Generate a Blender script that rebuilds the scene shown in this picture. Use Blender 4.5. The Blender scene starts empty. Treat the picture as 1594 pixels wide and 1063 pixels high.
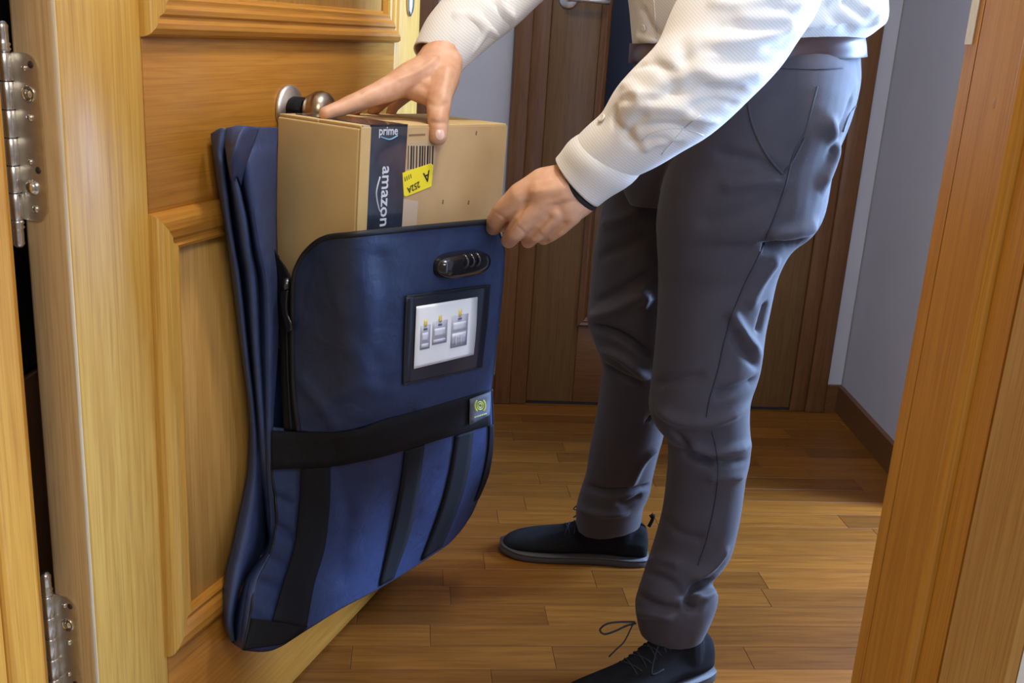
import bpy, bmesh, math, random
import numpy as np
from mathutils import Vector, Matrix
from mathutils.bvhtree import BVHTree
random.seed(4)
C = bpy.context.scene.collection
R_ = math.radians
# ------------------------------------------------------------------ camera
F, W, H_, CH = 1600., 1594, 1063, 1.10
up = np.array([333, 5290, 1600.]); up /= np.linalg.norm(up)
fw = np.array([0, 0, -1.]); fy = fw - up * fw.dot(up); fy /= np.linalg.norm(fy)
CR = np.array([np.cross(fy, up), fy, up])
CO = np.array([0, 0, CH])
cd = bpy.data.cameras.new('camera'); cam = bpy.data.objects.new('camera', cd); C.objects.link(cam)
cd.sensor_width = 36; cd.lens = F * 36 / W; cd.clip_start = .05
cam.matrix_world = Matrix([list(CR[0]) + [0], list(CR[1]) + [0], list(CR[2]) + [CH], [0, 0, 0, 1]])
bpy.context.scene.camera = cam
# ------------------------------------------------------------------ world, lights, exposure
sc = bpy.context.scene
w = bpy.data.worlds.new('world'); sc.world = w; w.use_nodes = True
w.node_tree.nodes['Background'].inputs[0].default_value = (1, .96, .92, 1)
w.node_tree.nodes['Background'].inputs[1].default_value = .24

def area(name, loc, target, size, energy, col):
    l = bpy.data.lights.new(name, 'AREA'); l.shape = 'RECTANGLE'; l.size, l.size_y = size
    l.energy = energy; l.color = col
    o = bpy.data.objects.new(name, l); C.objects.link(o); o.location = loc
    o.rotation_euler = (Vector(target) - Vector(loc)).to_track_quat('-Z', 'Y').to_euler()
    return o
area('landing_light', (.40, -.30, 2.12), (.0, 1.4, 1.0), (.6, .5), 15, (1, .95, .87))
area('side_room_window_light', (1.75, 2.22, 1.15), (.45, 1.7, .7), (.25, 1.4), 150, (.36, .57, 1))
area('hall_ceiling_light', (.28, 1.16, 2.40), (.05, 1.2, 0), (.20, .20), 16, (1, .94, .83))
sc.view_settings.view_transform = 'Standard'; sc.view_settings.look = 'None'
sc.view_settings.gamma = 1; sc.view_settings.use_curve_mapping = False
sc.view_settings.exposure = 0.0

# ------------------------------------------------------------------ helpers
def ray(x, y): return CR @ np.array([(x - W / 2) / F, -(y - H_ / 2) / F, -1.])
def at(x, y, Y): d = ray(x, y); return CO + d * (Y / d[1])
def onz(x, y, z): d = ray(x, y); return CO + d * ((z - CH) / d[2])
def onpl(x, y, p, n): d = ray(x, y); n = np.array(n); return CO + d * (n.dot(np.array(p) - CO) / n.dot(d))

def node_mat(name):
    m = bpy.data.materials.new(name); m.use_nodes = True
    nt = m.node_tree; return m, nt, nt.nodes['Principled BSDF']
def noise(nt, vec, scale, detail=3, rough=.5):
    n = nt.nodes.new('ShaderNodeTexNoise'); n.inputs['Scale'].default_value = scale
    n.inputs['Detail'].default_value = detail; n.inputs['Roughness'].default_value = rough
    if vec is not None: nt.links.new(vec, n.inputs['Vector'])
    return n.outputs['Fac']
def ramp(nt, fac, stops):
    r = nt.nodes.new('ShaderNodeValToRGB'); e = r.color_ramp.elements
    while len(e) < len(stops): e.new(.5)
    for k, (p, c) in enumerate(stops): e[k].position = p; e[k].color = (*c, 1)
    nt.links.new(fac, r.inputs[0]); return r.outputs[0]
def bump(nt, b, fac, s, d=.001):
    n = nt.nodes.new('ShaderNodeBump'); n.inputs['Strength'].default_value = s; n.inputs['Distance'].default_value = d
    nt.links.new(fac, n.inputs['Height']); nt.links.new(n.outputs[0], b.inputs['Normal'])
def objvec(nt, scale=(1, 1, 1), rnd=0., rot=(0, 0, 0)):
    t = nt.nodes.new('ShaderNodeTexCoord'); v = t.outputs['Object']
    if rnd:
        oi = nt.nodes.new('ShaderNodeObjectInfo'); mu = nt.nodes.new('ShaderNodeMath'); mu.operation = 'MULTIPLY'
        mu.inputs[1].default_value = rnd; nt.links.new(oi.outputs['Random'], mu.inputs[0])
        ad = nt.nodes.new('ShaderNodeVectorMath'); ad.operation = 'ADD'
        nt.links.new(v, ad.inputs[0]); nt.links.new(mu.outputs[0], ad.inputs[1]); v = ad.outputs[0]
    mp = nt.nodes.new('ShaderNodeMapping'); mp.inputs['Scale'].default_value = scale; mp.inputs['Rotation'].default_value = rot
    nt.links.new(v, mp.inputs['Vector']); return mp.outputs[0]
def mix(nt, a, b, fac, mode='MIX'):
    n = nt.nodes.new('ShaderNodeMixRGB'); n.blend_type = mode
    for k, v in enumerate((fac, a, b)):
        if isinstance(v, (int, float)): n.inputs[k].default_value = v
        elif isinstance(v, tuple): n.inputs[k].default_value = (*v, 1)
        else: nt.links.new(v, n.inputs[k])
    return n.outputs[0]
def wood(name, dark, mid, light, axis='z', rough=.42, coat=.08, fine=420, vary=.0, figure=7., spec=.4):
    m, nt, b = node_mat(name)
    k = 'xyz'.index(axis)
    s1 = [fine] * 3; s1[k] = 6.; s2 = [figure * 3.5] * 3; s2[k] = figure * .28; s3 = [90] * 3; s3[k] = 3.
    grain = noise(nt, objvec(nt, s1, 7), 1, 3, .6)
    cath = noise(nt, objvec(nt, s2, 7), 1, 3, .55)
    wv = nt.nodes.new('ShaderNodeMath'); wv.operation = 'MULTIPLY'; wv.inputs[1].default_value = 9
    nt.links.new(cath, wv.inputs[0])
    fr = nt.nodes.new('ShaderNodeMath'); fr.operation = 'PINGPONG'; fr.inputs[1].default_value = .5; nt.links.new(wv.outputs[0], fr.inputs[0])
    med = noise(nt, objvec(nt, s3, 7), 1, 2, .5)
    c = ramp(nt, med, [(.3, mid), (.7, light)])
    c2 = ramp(nt, fr.outputs[0], [(.0, dark), (.22, mid), (.5, light)])
    c = mix(nt, c, c2, .26)
    gr = ramp(nt, grain, [(.36, (.74, .66, .55)), (.52, (1, 1, 1))])
    c = mix(nt, c, gr, .6, 'MULTIPLY')
    if vary:
        oi = nt.nodes.new('ShaderNodeObjectInfo')
        vr = ramp(nt, oi.outputs['Random'], [(0, (1 - vary, 1 - vary * 1.1, 1 - vary * 1.2)), (.5, (1, 1, 1)), (1, (1 + vary, 1 + vary, 1 + vary * .9))])
        c = mix(nt, c, vr, 1, 'MULTIPLY')
    nt.links.new(c, b.inputs['Base Color']); b.inputs['Roughness'].default_value = rough
    b.inputs['Coat Weight'].default_value = coat; b.inputs['Coat Roughness'].default_value = .22; b.inputs['Specular IOR Level'].default_value = spec
    bump(nt, b, grain, .18, .0006)
    return m
def plain(name, col, rough=.5, metal=0, var=.0, vs=60, bmp=0, bs=800, coat=0, sheen=0, spec=None):
    m, nt, b = node_mat(name)
    if var:
        c = ramp(nt, noise(nt, objvec(nt), vs, 4), [(.3, tuple(v * (1 - var) for v in col)), (.7, tuple(min(1, v * (1 + var)) for v in col))])
        nt.links.new(c, b.inputs['Base Color'])
    else: b.inputs['Base Color'].default_value = (*col, 1)
    b.inputs['Roughness'].default_value = rough; b.inputs['Metallic'].default_value = metal
    b.inputs['Coat Weight'].default_value = coat
    if sheen: b.inputs['Sheen Weight'].default_value = sheen; b.inputs['Sheen Roughness'].default_value = .4
    if spec is not None: b.inputs['Specular IOR Level'].default_value = spec
    if bmp: bump(nt, b, noise(nt, objvec(nt), bs, 2), bmp, .0008)
    return m
OAK = ((.46, .215, .030), (.60, .325, .055), (.67, .395, .085))
M = {}
M['oak_v'] = wood('oak_vertical', *OAK, axis='z')
M['oak_h'] = wood('oak_horizontal', (.31, .11, .012), (.435, .178, .020), (.50, .222, .032), axis='x')
M['oak_pale'] = wood('oak_edge', (.42, .28, .14), (.52, .37, .20), (.60, .45, .26), axis='z', rough=.5, coat=.05)
M['oak_panel'] = wood('oak_panel', (.34, .16, .03), (.50, .27, .06), (.58, .33, .09), axis='z', figure=4)
M['oak_jamb'] = wood('oak_jamb', (.44, .165, .018), (.58, .255, .028), (.66, .325, .048), axis='z', figure=5)
M['walnut_v'] = wood('brown_wood', (.075, .025, .007), (.130, .049, .013), (.165, .068, .020), axis='z', rough=.4)
M['walnut_door'] = wood('brown_door_wood', (.085, .036, .010), (.130, .060, .017), (.165, .082, .025), axis='z', rough=.4)
M['walnut_h'] = wood('brown_wood_horizontal', (.075, .025, .007), (.130, .049, .013), (.165, .068, .020), axis='x', rough=.4)
M['plank'] = wood('parquet', (.085, .024, .003), (.150, .048, .006), (.215, .076, .010), axis='x', rough=.40, coat=.0, spec=.22, vary=.26, figure=6)
M['wall'] = plain('wall_paint', (.46, .42, .405), .85, var=.03, vs=6, bmp=.25, bs=120)
M['white'] = plain('landing_plaster', (.80, .80, .78), .85, bmp=.3, bs=150)
M['stone'] = plain('landing_floor_stone', (.45, .41, .36), .4, var=.15, vs=8)
M['dark'] = plain('dark_gap', (.015, .013, .012), .9)
M['steel'] = plain('brushed_nickel', (.74, .69, .60), .42, 1, var=.08, vs=90)
M['chrome'] = plain('polished_steel', (.80, .80, .80), .26, 1)
M['screw'] = plain('screw_steel', (.66, .65, .62), .22, 1)
M['bronze'] = plain('worn_knob_bronze', (.36, .27, .19), .3, 1, var=.2, vs=60)
M['glass_dark'] = plain('dark_glass', (.010, .012, .022), .3, spec=.25)
# --- mesh builders (world coordinates in, parent-space coordinates out)
def world_of(o):
    m = Matrix.Identity(4)
    while o is not None: m = o.matrix_basis @ m; o = o.parent
    return m
def link(name, me, mat, parent=None, smooth=False, local=False):
    o = bpy.data.objects.new(name, me); C.objects.link(o)
    if mat is not None:
        me.materials.append(M[mat] if isinstance(mat, str) else mat)
    if parent is not None:
        if not local: me.transform(world_of(parent).inverted())
        o.parent = parent
    if smooth: me.shade_smooth()
    return o
def mk(name, V, Fc, mat, parent=None, smooth=False, local=False):
    me = bpy.data.meshes.new(name); me.from_pydata([tuple(map(float, v)) for v in V], [], [tuple(f) for f in Fc]); me.update()
    return link(name, me, mat, parent, smooth, local)
def fix(me):
    bm = bmesh.new(); bm.from_mesh(me); bmesh.ops.recalc_face_normals(bm, faces=bm.faces); bm.to_mesh(me); bm.free()
def bmo(name, bm, mat, parent=None, smooth=False, local=False):
    bmesh.ops.recalc_face_normals(bm, faces=bm.faces)
    me = bpy.data.meshes.new(name); bm.to_mesh(me); bm.free(); return link(name, me, mat, parent, smooth, local)
def tag(o, label=None, cat=None, group=None, kind=None):
    for k, v in (('label', label), ('category', cat), ('group', group), ('kind', kind)):
        if v: o[k] = v
    return o
def empty(name, loc=(0, 0, 0), mat=None):
    o = bpy.data.objects.new(name, None); C.objects.link(o); o.empty_display_size = .05
    if mat is not None: o.matrix_basis = mat
    else: o.location = loc; o.matrix_basis = Matrix.Translation(Vector(loc))
    return o
def add_box(bm, a, b, bev=0, seg=2):
    a, b = Vector(a), Vector(b)
    r = bmesh.ops.create_cube(bm, size=1)
    for v in r['verts']:
        v.co = Vector([(a[i] + b[i]) / 2 + v.co[i] * (b[i] - a[i]) for i in range(3)])
    if bev:
        es = list({e for v in r['verts'] for e in v.link_edges})
        bmesh.ops.bevel(bm, geom=es, offset=bev, segments=seg, affect='EDGES', profile=.5)
def box(name, a, b, mat, parent=None, bev=0, local=False, seg=2):
    bm = bmesh.new(); add_box(bm, a, b, bev, seg); return bmo(name, bm, mat, parent, bev > 0, local)
def prism(name, poly, z0, z1, mat, parent=None):
    n = len(poly)
    V = [(x, y, z0) for x, y in poly] + [(x, y, z1) for x, y in poly]
    Fc = [list(range(n))[::-1], list(range(n, 2 * n))] + [[i, (i + 1) % n, n + (i + 1) % n, n + i] for i in range(n)]
    o = mk(name, V, Fc, mat, parent); fix(o.data); return o
def lathe_v(prof, c, ax, seg=28):
    c = Vector(c); ax = Vector(ax).normalized(); a = ax.orthogonal().normalized(); b = ax.cross(a)
    V = []; Fc = []
    for r, h in prof:
        for k in range(seg):
            t = 2 * math.pi * k / seg; V.append(c + ax * h + (a * math.cos(t) + b * math.sin(t)) * max(r, 1e-5))
    for i in range(len(prof) - 1):
        for k in range(seg): Fc.append([i * seg + k, i * seg + (k + 1) % seg, (i + 1) * seg + (k + 1) % seg, (i + 1) * seg + k])
    Fc.append(list(range(seg))[::-1]); Fc.append([(len(prof) - 1) * seg + k for k in range(seg)])
    return V, Fc
def lathe(name, prof, c, ax, mat, parent=None, seg=28, local=False):
    o = mk(name, *lathe_v(prof, c, ax, seg), mat, parent, True, local); fix(o.data); return o
def catmull(P, n, closed=False):
    P = np.array(P, float); out = []; N = len(P)
    rng = range(N if closed else N - 1)
    for i in rng:
        if closed: p0, p1, p2, p3 = P[(i - 1) % N], P[i], P[(i + 1) % N], P[(i + 2) % N]
        else: p0, p1, p2, p3 = P[max(i - 1, 0)], P[i], P[i + 1], P[min(i + 2, N - 1)]
        for k in range(n):
            t = k / n
            out.append(.5 * ((2 * p1) + (-p0 + p2) * t + (2 * p0 - 5 * p1 + 4 * p2 - p3) * t * t + (-p0 + 3 * p1 - 3 * p2 + p3) * t ** 3))
    if not closed: out.append(P[-1])
    return np.array(out)
def tube_v(P, r, seg=8, closed=False, flat=1.0):
    P = [Vector(p) for p in P]; n = len(P); V = []; Fc = []; a = None
    rr = r if hasattr(r, '__len__') else [r] * n
    for i in range(n):
        t = (P[(i + 1) % n] - P[i - 1]) if closed else (P[min(i + 1, n - 1)] - P[max(i - 1, 0)])
        t = t.normalized() if t.length > 1e-9 else Vector((0, 0, 1))
        a = t.orthogonal().normalized() if a is None else (a - t * a.dot(t)).normalized()
        b = t.cross(a)
        for k in range(seg):
            th = 2 * math.pi * k / seg; V.append(P[i] + (a * math.cos(th) + b * math.sin(th) * flat) * rr[i])
    for i in range(n if closed else n - 1):
        j = (i + 1) % n
        for k in range(seg): Fc.append([i * seg + k, i * seg + (k + 1) % seg, j * seg + (k + 1) % seg, j * seg + k])
    if not closed: Fc += [list(range(seg))[::-1], [(n - 1) * seg + k for k in range(seg)]]
    return V, Fc
def tube(name, P, r, mat, parent=None, seg=8, closed=False, local=False):
    o = mk(name, *tube_v(P, r, seg, closed), mat, parent, True, local); fix(o.data); return o
def gridmesh(name, G, mat, parent=None, thick=0, offset=-1):
    G = np.array(G); n, m = G.shape[:2]
    V = G.reshape(-1, 3); Fc = [[i * m + j, i * m + j + 1, (i + 1) * m + j + 1, (i + 1) * m + j] for i in range(n - 1) for j in range(m - 1)]
    o = mk(name, V, Fc, mat, parent, True)
    if thick:
        md = o.modifiers.new('thickness', 'SOLIDIFY'); md.thickness = thick; md.offset = offset
    return o
def text(name, s, size, mat, M4, parent, ext=.0002):
    cu = bpy.data.curves.new(name, 'FONT'); cu.body = s; cu.size = size; cu.extrude = ext; cu.align_x = 'CENTER'; cu.align_y = 'CENTER'; cu.resolution_u = 3; cu.offset = size * .012
    t = bpy.data.objects.new(name + '_tmp', cu); C.objects.link(t)
    dg = bpy.context.evaluated_depsgraph_get(); dg.update()
    me = bpy.data.meshes.new_from_object(t.evaluated_get(dg)); bpy.data.objects.remove(t)
    me.name = name; me.materials.clear(); me.transform(M4)
    return link(name, me, mat, parent, False, False)

# ================================================================== SETTING
RB = np.array([.054, 2.99])                       # foot of the back door's left edge
ub = np.array([math.sin(R_(84)), math.cos(R_(84))]); nb = np.array([-ub[1], ub[0]])
def bw(s, t=0, z=0): p = RB + ub * s + nb * t; return (p[0], p[1], z)   # back wall frame: s to the right, t into the wall
bmat = Matrix(((ub[0], nb[0], 0, RB[0]), (ub[1], nb[1], 0, RB[1]), (0, 0, 1, 0), (0, 0, 0, 1)))
# floor slab and planks
floor = box('floor', (-1.3, .3, -.06), (3.2, 3.6, -.012), 'dark'); tag(floor, kind='structure')
random.seed(11)
row = 0; y = 1.02; pw = .0715
cut = []
while y < 3.16:
    x = -.85 - random.random() * .4
    while x < 1.75:
        L = random.choice([.30, .36, .42, .48, .55]) + random.uniform(-.02, .02)
        L = round(L, 2); cut.append((x, y, L)); x += L
    y += pw; row += 1
# planks follow the back wall's direction
pm = Matrix(((ub[0], nb[0], 0, 0), (ub[1], nb[1], 0, 0), (0, 0, 1, 0), (0, 0, 0, 1))).to_3x3()
pa = math.atan2(ub[1], ub[0])
base = {}
for x, y, L in cut:
    key = round(L, 2)
    if key not in base:
        bm = bmesh.new(); add_box(bm, (0, 0, -.012), (key - .0005, pw - .0006, 0), .0006, 1)
        me = bpy.data.meshes.new('plank'); bm.to_mesh(me); bm.free(); me.materials.append(M['plank']); base[key] = me
    o = bpy.data.objects.new('plank', base[key]); C.objects.link(o); o.parent = floor
    o.location = (x, y - .12 * 0, random.uniform(-.0003, 0)); o.rotation_euler = (0, 0, pa)
    v = Vector((ub[0] * x, ub[1] * x, 0)); o.location = (v.x + nb[0] * y, v.y + nb[1] * y + 0, o.location.z)
tag(box('floor_landing', (-1.6, -1.6, -.06), (1.6, .95, -.004), 'stone'), kind='structure')
HW = 2.5
prism('wall_back', [bw(-.95, .02)[:2], bw(1.01, .02)[:2], bw(1.01, .2)[:2], bw(-.95, .2)[:2]], 0, HW, 'wall')['kind'] = 'structure'
cr = np.array(bw(1.01)[:2]); rd = np.array([math.sin(R_(1)), -math.cos(R_(1))])       # right wall runs towards the landing
def rwp(s, t=0): p = cr + rd * s + np.array([1, 0]) * t; return (p[0], p[1])
prism('wall_right', [rwp(-.1), rwp(.72), rwp(.72, .12), rwp(-.1, .12)], 0, HW, 'wall')['kind'] = 'structure'
prism('wall_right_near', [rwp(1.95), rwp(2.25), rwp(2.25, .12), rwp(1.95, .12)], 0, HW, 'wall')['kind'] = 'structure'
prism('wall_side_room', [(2.6, .6), (2.6, 3.0), (2.7, 3.0), (2.7, .6)], 0, HW, 'white')['kind'] = 'structure'
prism('wall_side_room_back', [rwp(.72, .12), (2.6, 2.4), (2.6, 2.5), rwp(.6, .12)], 0, HW, 'wall')['kind'] = 'structure'
prism('wall_left', [(-.70, 1.05), (-.80, 3.0), (-.90, 3.0), (-.80, 1.05)], 0, HW, 'wall')['kind'] = 'structure'
tag(box('ceiling', (-1.0, .9, HW), (2.8, 3.4, HW + .08), 'white'), kind='structure')
# front wall around the doorway
JR = np.array([.370, .918]); JL = np.array([-.532, 1.058])
a2 = R_(2); jd = np.array([-math.sin(a2), -math.cos(a2)])
def jr(u, n=0): p = JR + jd * u + np.array([math.cos(a2), -math.sin(a2)]) * n; return (p[0], p[1])
def jl(u, n=0): p = JL + jd * u - np.array([math.cos(a2), -math.sin(a2)]) * n; return (p[0], p[1])
prism('wall_front_right', [jr(.0, .028), (1.35, .80), (1.35, .60), jr(.298, .028), jr(.298, .004), jr(.285, .028)], 0, HW, 'white')['kind'] = 'structure'
prism('wall_front_left', [jl(0, .03), (-1.2, 1.12), (-1.2, .75), jl(.30, .03)], 0, HW, 'white')['kind'] = 'structure'
prism('wall_front_top', [jl(0, .0), jr(0, 0), jr(.298, 0), jl(.30, 0)], 2.09, HW, 'white')['kind'] = 'structure'
# right jamb: parts are boards and beads
tr = empty('trim_1', (JR[0], JR[1], 0)); tag(tr, kind='structure')
tag(prism('jamb_board', [jr(0, 0), jr(.0255, 0), jr(.0255, .028), jr(0, .028)], 0, 2.06, 'oak_jamb', tr))
prism('jamb_board', [jr(.0275, 0), jr(.122, -.001), jr(.122, .028), jr(.0275, .028)], 0, 2.06, 'oak_jamb', tr)
bd = [jr(.122, .02), jr(.122, -.001)] + [jr(.122 + .024 * (1 - math.cos(t)) / 2, -.001 - .006 * math.sin(t)) for t in np.linspace(.3, 2.9, 8)] + [jr(.146, 0), jr(.146, .02)]
prism('bead', bd, 0, 2.06, 'oak_jamb', tr)
prism('stop_strip', [jr(.1465, .001), jr(.186, .001), jr(.186, .028), jr(.1465, .028)], 0, 2.06, 'oak_jamb', tr)
prism('casing_board', [jr(.1885, .003), jr(.192, 0), jr(.29, 0), jr(.296, .004), jr(.296, .028), jr(.1885, .028)], 0, 2.06,
      wood('oak_casing', (.44, .21, .045), (.56, .30, .075), (.64, .39, .13), axis='z', figure=9), tr)
V, Fc = [], []
sp = [jr(-.001 + 0, -.0012)]
o = prism('strike_plate', [jr(-.001, -.0012), jr(.016, -.0012), jr(.016, .002), jr(-.001, .002)], 1.112, 1.30, 'steel', tr)
lathe('dowel_plug', [(.0055, 0), (.0055, .0008), (.004, .0012)], (*jr(.085, .0005), 1.068), (-1, 0, 0), M['oak_panel'], tr, 16)
# left jamb
tl = empty('trim_2', (JL[0], JL[1], 0)); tag(tl, kind='structure')
prism('jamb_board', [jl(0, 0), jl(.055, 0), jl(.055, .03), jl(0, .03)], 0, 2.06, 'oak_jamb', tl)
bd = [jl(.055, .02), jl(.055, 0)] + [jl(.055 + .03 * (1 - math.cos(t)) / 2, -.007 * math.sin(t)) for t in np.linspace(.3, 2.9, 8)] + [jl(.085, 0), jl(.085, .02)]
prism('bead', bd, 0, 2.06, 'oak_jamb', tl)
prism('casing_board', [jl(.0855, 0), jl(.295, 0), jl(.295, .03), jl(.0855, .03)], 0, 2.06, 'oak_jamb', tl)
th = empty('trim_3', (-.08, .99, 2.06)); tag(th, kind='structure')
prism('header_board', [jl(0, .03), jr(0, .028), jr(.296, .028), jl(.296, .03)], 2.06, 2.09, 'oak_jamb', th)
# baseboards
bb = prism('baseboard_right', [rwp(.0, -.016), rwp(.72, -.016), rwp(.72, 0), rwp(0, 0)], 0, .085, 'walnut_h'); bb['kind'] = 'structure'
bb = prism('baseboard_back', [bw(.955, .004)[:2], bw(1.0, .004)[:2], bw(1.01, .02)[:2], bw(.955, .02)[:2]], 0, .085, 'walnut_h'); bb['kind'] = 'structure'
bb = prism('baseboard_back_left', [bw(-.34, .004)[:2], bw(-.10, .004)[:2], bw(-.10, .02)[:2], bw(-.34, .02)[:2]], 0, .085, 'walnut_h'); bb['kind'] = 'structure'
# back door with its casing (local frame: x along the wall, y into it)
d2 = empty('door_2', mat=bmat); tag(d2, kind='structure')
def lb(name, a, b, mat, p, bev=.002): return box(name, a, b, mat, p, bev, True)
DW = .842
lb('casing', (-.10, -.012, 0), (-.052, .03, 2.12), 'walnut_v', d2, .003)
lb('casing', (-.052, -.004, 0), (-.001, .03, 2.07), 'walnut_v', d2, .003)
lb('casing', (DW + .05, -.012, 0), (DW + .11, .03, 2.12), 'walnut_v', d2, .003)
lb('casing', (DW + .001, -.004, 0), (DW + .05, .03, 2.07), 'walnut_v', d2, .003)
lb('casing', (-.10, -.012, 2.07), (DW + .11, .03, 2.13), 'walnut_h', d2, .003)
lb('threshold_gap', (0, .006, 0), (DW, .03, .008), 'dark', d2, .0005)
lb('stile', (0, .004, .008), (.145, .035, 2.06), 'walnut_door', d2)
lb('stile', (DW - .145, .004, .008), (DW, .035, 2.06), 'walnut_door', d2)
lb('rail', (.1455, .004, .008), (DW - .1455, .035, .262), 'walnut_h', d2)
lb('rail', (.1455, .004, 1.90), (DW - .1455, .035, 2.06), 'walnut_h', d2)
lb('rail', (.1455, .004, .66), (DW - .1455, .035, .78), 'walnut_h', d2)
def moulding(px0, px1, z0, z1, prof, mats, parent, name='moulding'):
    """four mitred lengths; prof = (inset, height towards the viewer)."""
    cs = lambda i: [(px0 + i, z0 + i), (px1 - i, z0 + i), (px1 - i, z1 - i), (px0 + i, z1 - i)]
    for s in range(4):
        V = []; n = len(prof)
        for e in (s, (s + 1) % 4):
            for i, h in prof: c = cs(i)[e]; V.append((c[0], -h, c[1]))
        Fc = [[k, k + 1, n + k + 1, n + k] for k in range(n - 1)]
        o = mk(name, V, Fc, mats[s % 2], parent, False, True); fix(o.data)
        me = o.data
        nz = sum((p.normal.y for p in me.polygons))
        if nz > 0: me.flip_normals()
pr2 = [(0, -.006), (.001, .004), (.006, .009), (.014, .006), (.018, .009), (.026, .001), (.03, -.006)]
moulding(.1385, DW - .1385, .255, .667, pr2, ['walnut_h', 'walnut_v'], d2)
moulding(.1385, DW - .1385, .773, 1.907, pr2, ['walnut_h', 'walnut_v'], d2)
lb('panel', (.1455, .014, .262), (DW - .1455, .03, .66), 'walnut_door', d2, .001)
lb('pane', (.1455, .016, .78), (DW - .1455, .024, 1.90), 'glass_dark', d2, .001)
hl = empty('handle'); hl.parent = d2; hl.matrix_basis = Matrix.Translation((.043, .004, 1.215))
hl2 = lathe('rosette', [(.0, 0), (.027, 0), (.027, -.004), (.022, -.008), (.0, -.009)][::-1], (.043, .004, 1.193), (0, 1, 0), 'steel', d2, 28, True)
bpy.data.objects.remove(hl)
tube('lever', [(.043, -.004, 1.193), (.043, -.045, 1.193), (.05, -.05, 1.193), (.10, -.052, 1.192), (.15, -.05, 1.19)], .008, 'steel', hl2, 12, False, True)
# second casing on the back wall's left
d3 = empty('door_3', mat=bmat); tag(d3, kind='structure')
lb('casing', (-.40, -.014, 0), (-.315, .03, 2.12), 'walnut_v', d3, .003)
lb('door_leaf', (-.80, .01, .008), (-.402, .03, 2.06), 'walnut_door', d3, .002)

gfl = empty('gap_filler', (-.65, 1.42, 0)); tag(gfl, 'dark cabinet behind the open door, added to darken the gap beside the hinges', 'filler')  # stand-in block, added only to keep the hinge gap dark
M['gap_black'] = plain('gap_filler_black', (.012, .010, .009), .8, var=.3, vs=20, spec=.1)  # near-black tone puts the gap's shade into the colour
box('gap_filler_body', (-.695, 1.15, 0), (-.612, 1.75, 1.7), 'gap_black', gfl, .003)
box('gap_filler_front', (-.611, 1.16, .66), (-.60, 1.74, 1.69), 'gap_black', gfl, .002); box('gap_filler_front', (-.611, 1.16, .02), (-.60, 1.74, .65), 'walnut_v', gfl, .002)
# ================================================================== ENTRANCE DOOR (local: x along leaf, -y towards viewer side, z up)
az = R_(18); D = np.array([math.sin(az), math.cos(az), 0]); N = np.array([math.cos(az), -math.sin(az), 0])
P0 = np.array([-.311, 1.6, 0]); HD = P0 - D * .553
dm = Matrix(((D[0], -N[0], 0, HD[0]), (D[1], -N[1], 0, HD[1]), (0, 0, 1, .008), (0, 0, 0, 1)))
dr = empty('door_1', mat=dm); tag(dr, kind='structure')
LW = .907; TH = 2.04
lb('door_core', (.0004, .0045, 0), (LW, .0545, TH), 'oak_pale', dr, .003)
def lbe(name, a, b, mat, p=dr): return box(name, a, b, mat, p, .0035, True, 3)
lbe('stile', (.0048, -.0002, 0), (.137, .0075, TH), 'oak_v')
box('edge_strip', (0, 0, 0), (.009, .0545, TH), 'oak_pale', dr, .0045, True, 3)  # pale edge oak; at the corner its tone stands in for a highlight
lbe('stile', (LW - .106, 0, 0), (LW, .0075, TH), 'oak_v')
X0, X1 = .1373, LW - .1063
def rail(z0, z1): box('rail', (X0, .0003, z0), (X1, .0075, z1), 'oak_h', dr, .0008, True, 1)
rail(0, .30); rail(.815, 1.11); rail(1.88, TH)
prof = [(0, -.001), (.001, .006), (.004, .0115), (.010, .014), (.016, .0135), (.020, .010), (.023, .0095), (.026, .0125), (.032, .0125), (.036, .009), (.039, .0085), (.043, .009), (.0455, .006), (.047, -.0035)]
moulding(.134, .806, 1.060, 1.93, prof, ['oak_h', 'oak_v'], dr)
prof2 = [(0, -.001), (.001, .005), (.004, .010), (.011, .013), (.022, .0135), (.032, .011), (.037, .0065), (.041, .006), (.044, .0085), (.048, .007), (.050, -.0035)]
moulding(.134, .806, .253, .858, prof2, ['oak_h', 'oak_v'], dr)
for z0, z1 in ((.305, .81), (1.11, 1.88)):
    box('panel', (X0, .0032, z0 - .01), (X1, .007, z1 + .01), 'oak_panel', dr, .0005, True, 1)
# lock escutcheon
V, Fc = lathe_v([(.0125, 0), (.0125, .003), (.010, .0055), (.004, .007), (.0001, .0072)], (0, 0, 0), (0, -1, 0), 28)
V = [(v.x + .858, v.y, v.z * 2.2 + 1.132) for v in V]
o = mk('escutcheon', V, Fc, 'chrome', dr, True, True); fix(o.data)
# centre knob
kx, kz = .452, .965
ro = lathe('knob_rosette', [(.0345, 0), (.0345, .004), (.031, .0075), (.020, .009), (.016, .012)], (kx, 0, kz), (0, -1, 0), 'steel', dr, 40, True)
lathe('knob', [(.012, .006), (.012, .028), (.017, .032), (.024, .037), (.0285, .046), (.0295, .054), (.0275, .062), (.022, .068), (.012, .072), (.0001, .073)], (kx, 0, kz), (0, -1, 0), 'bronze', dr, 40, True)
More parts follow.
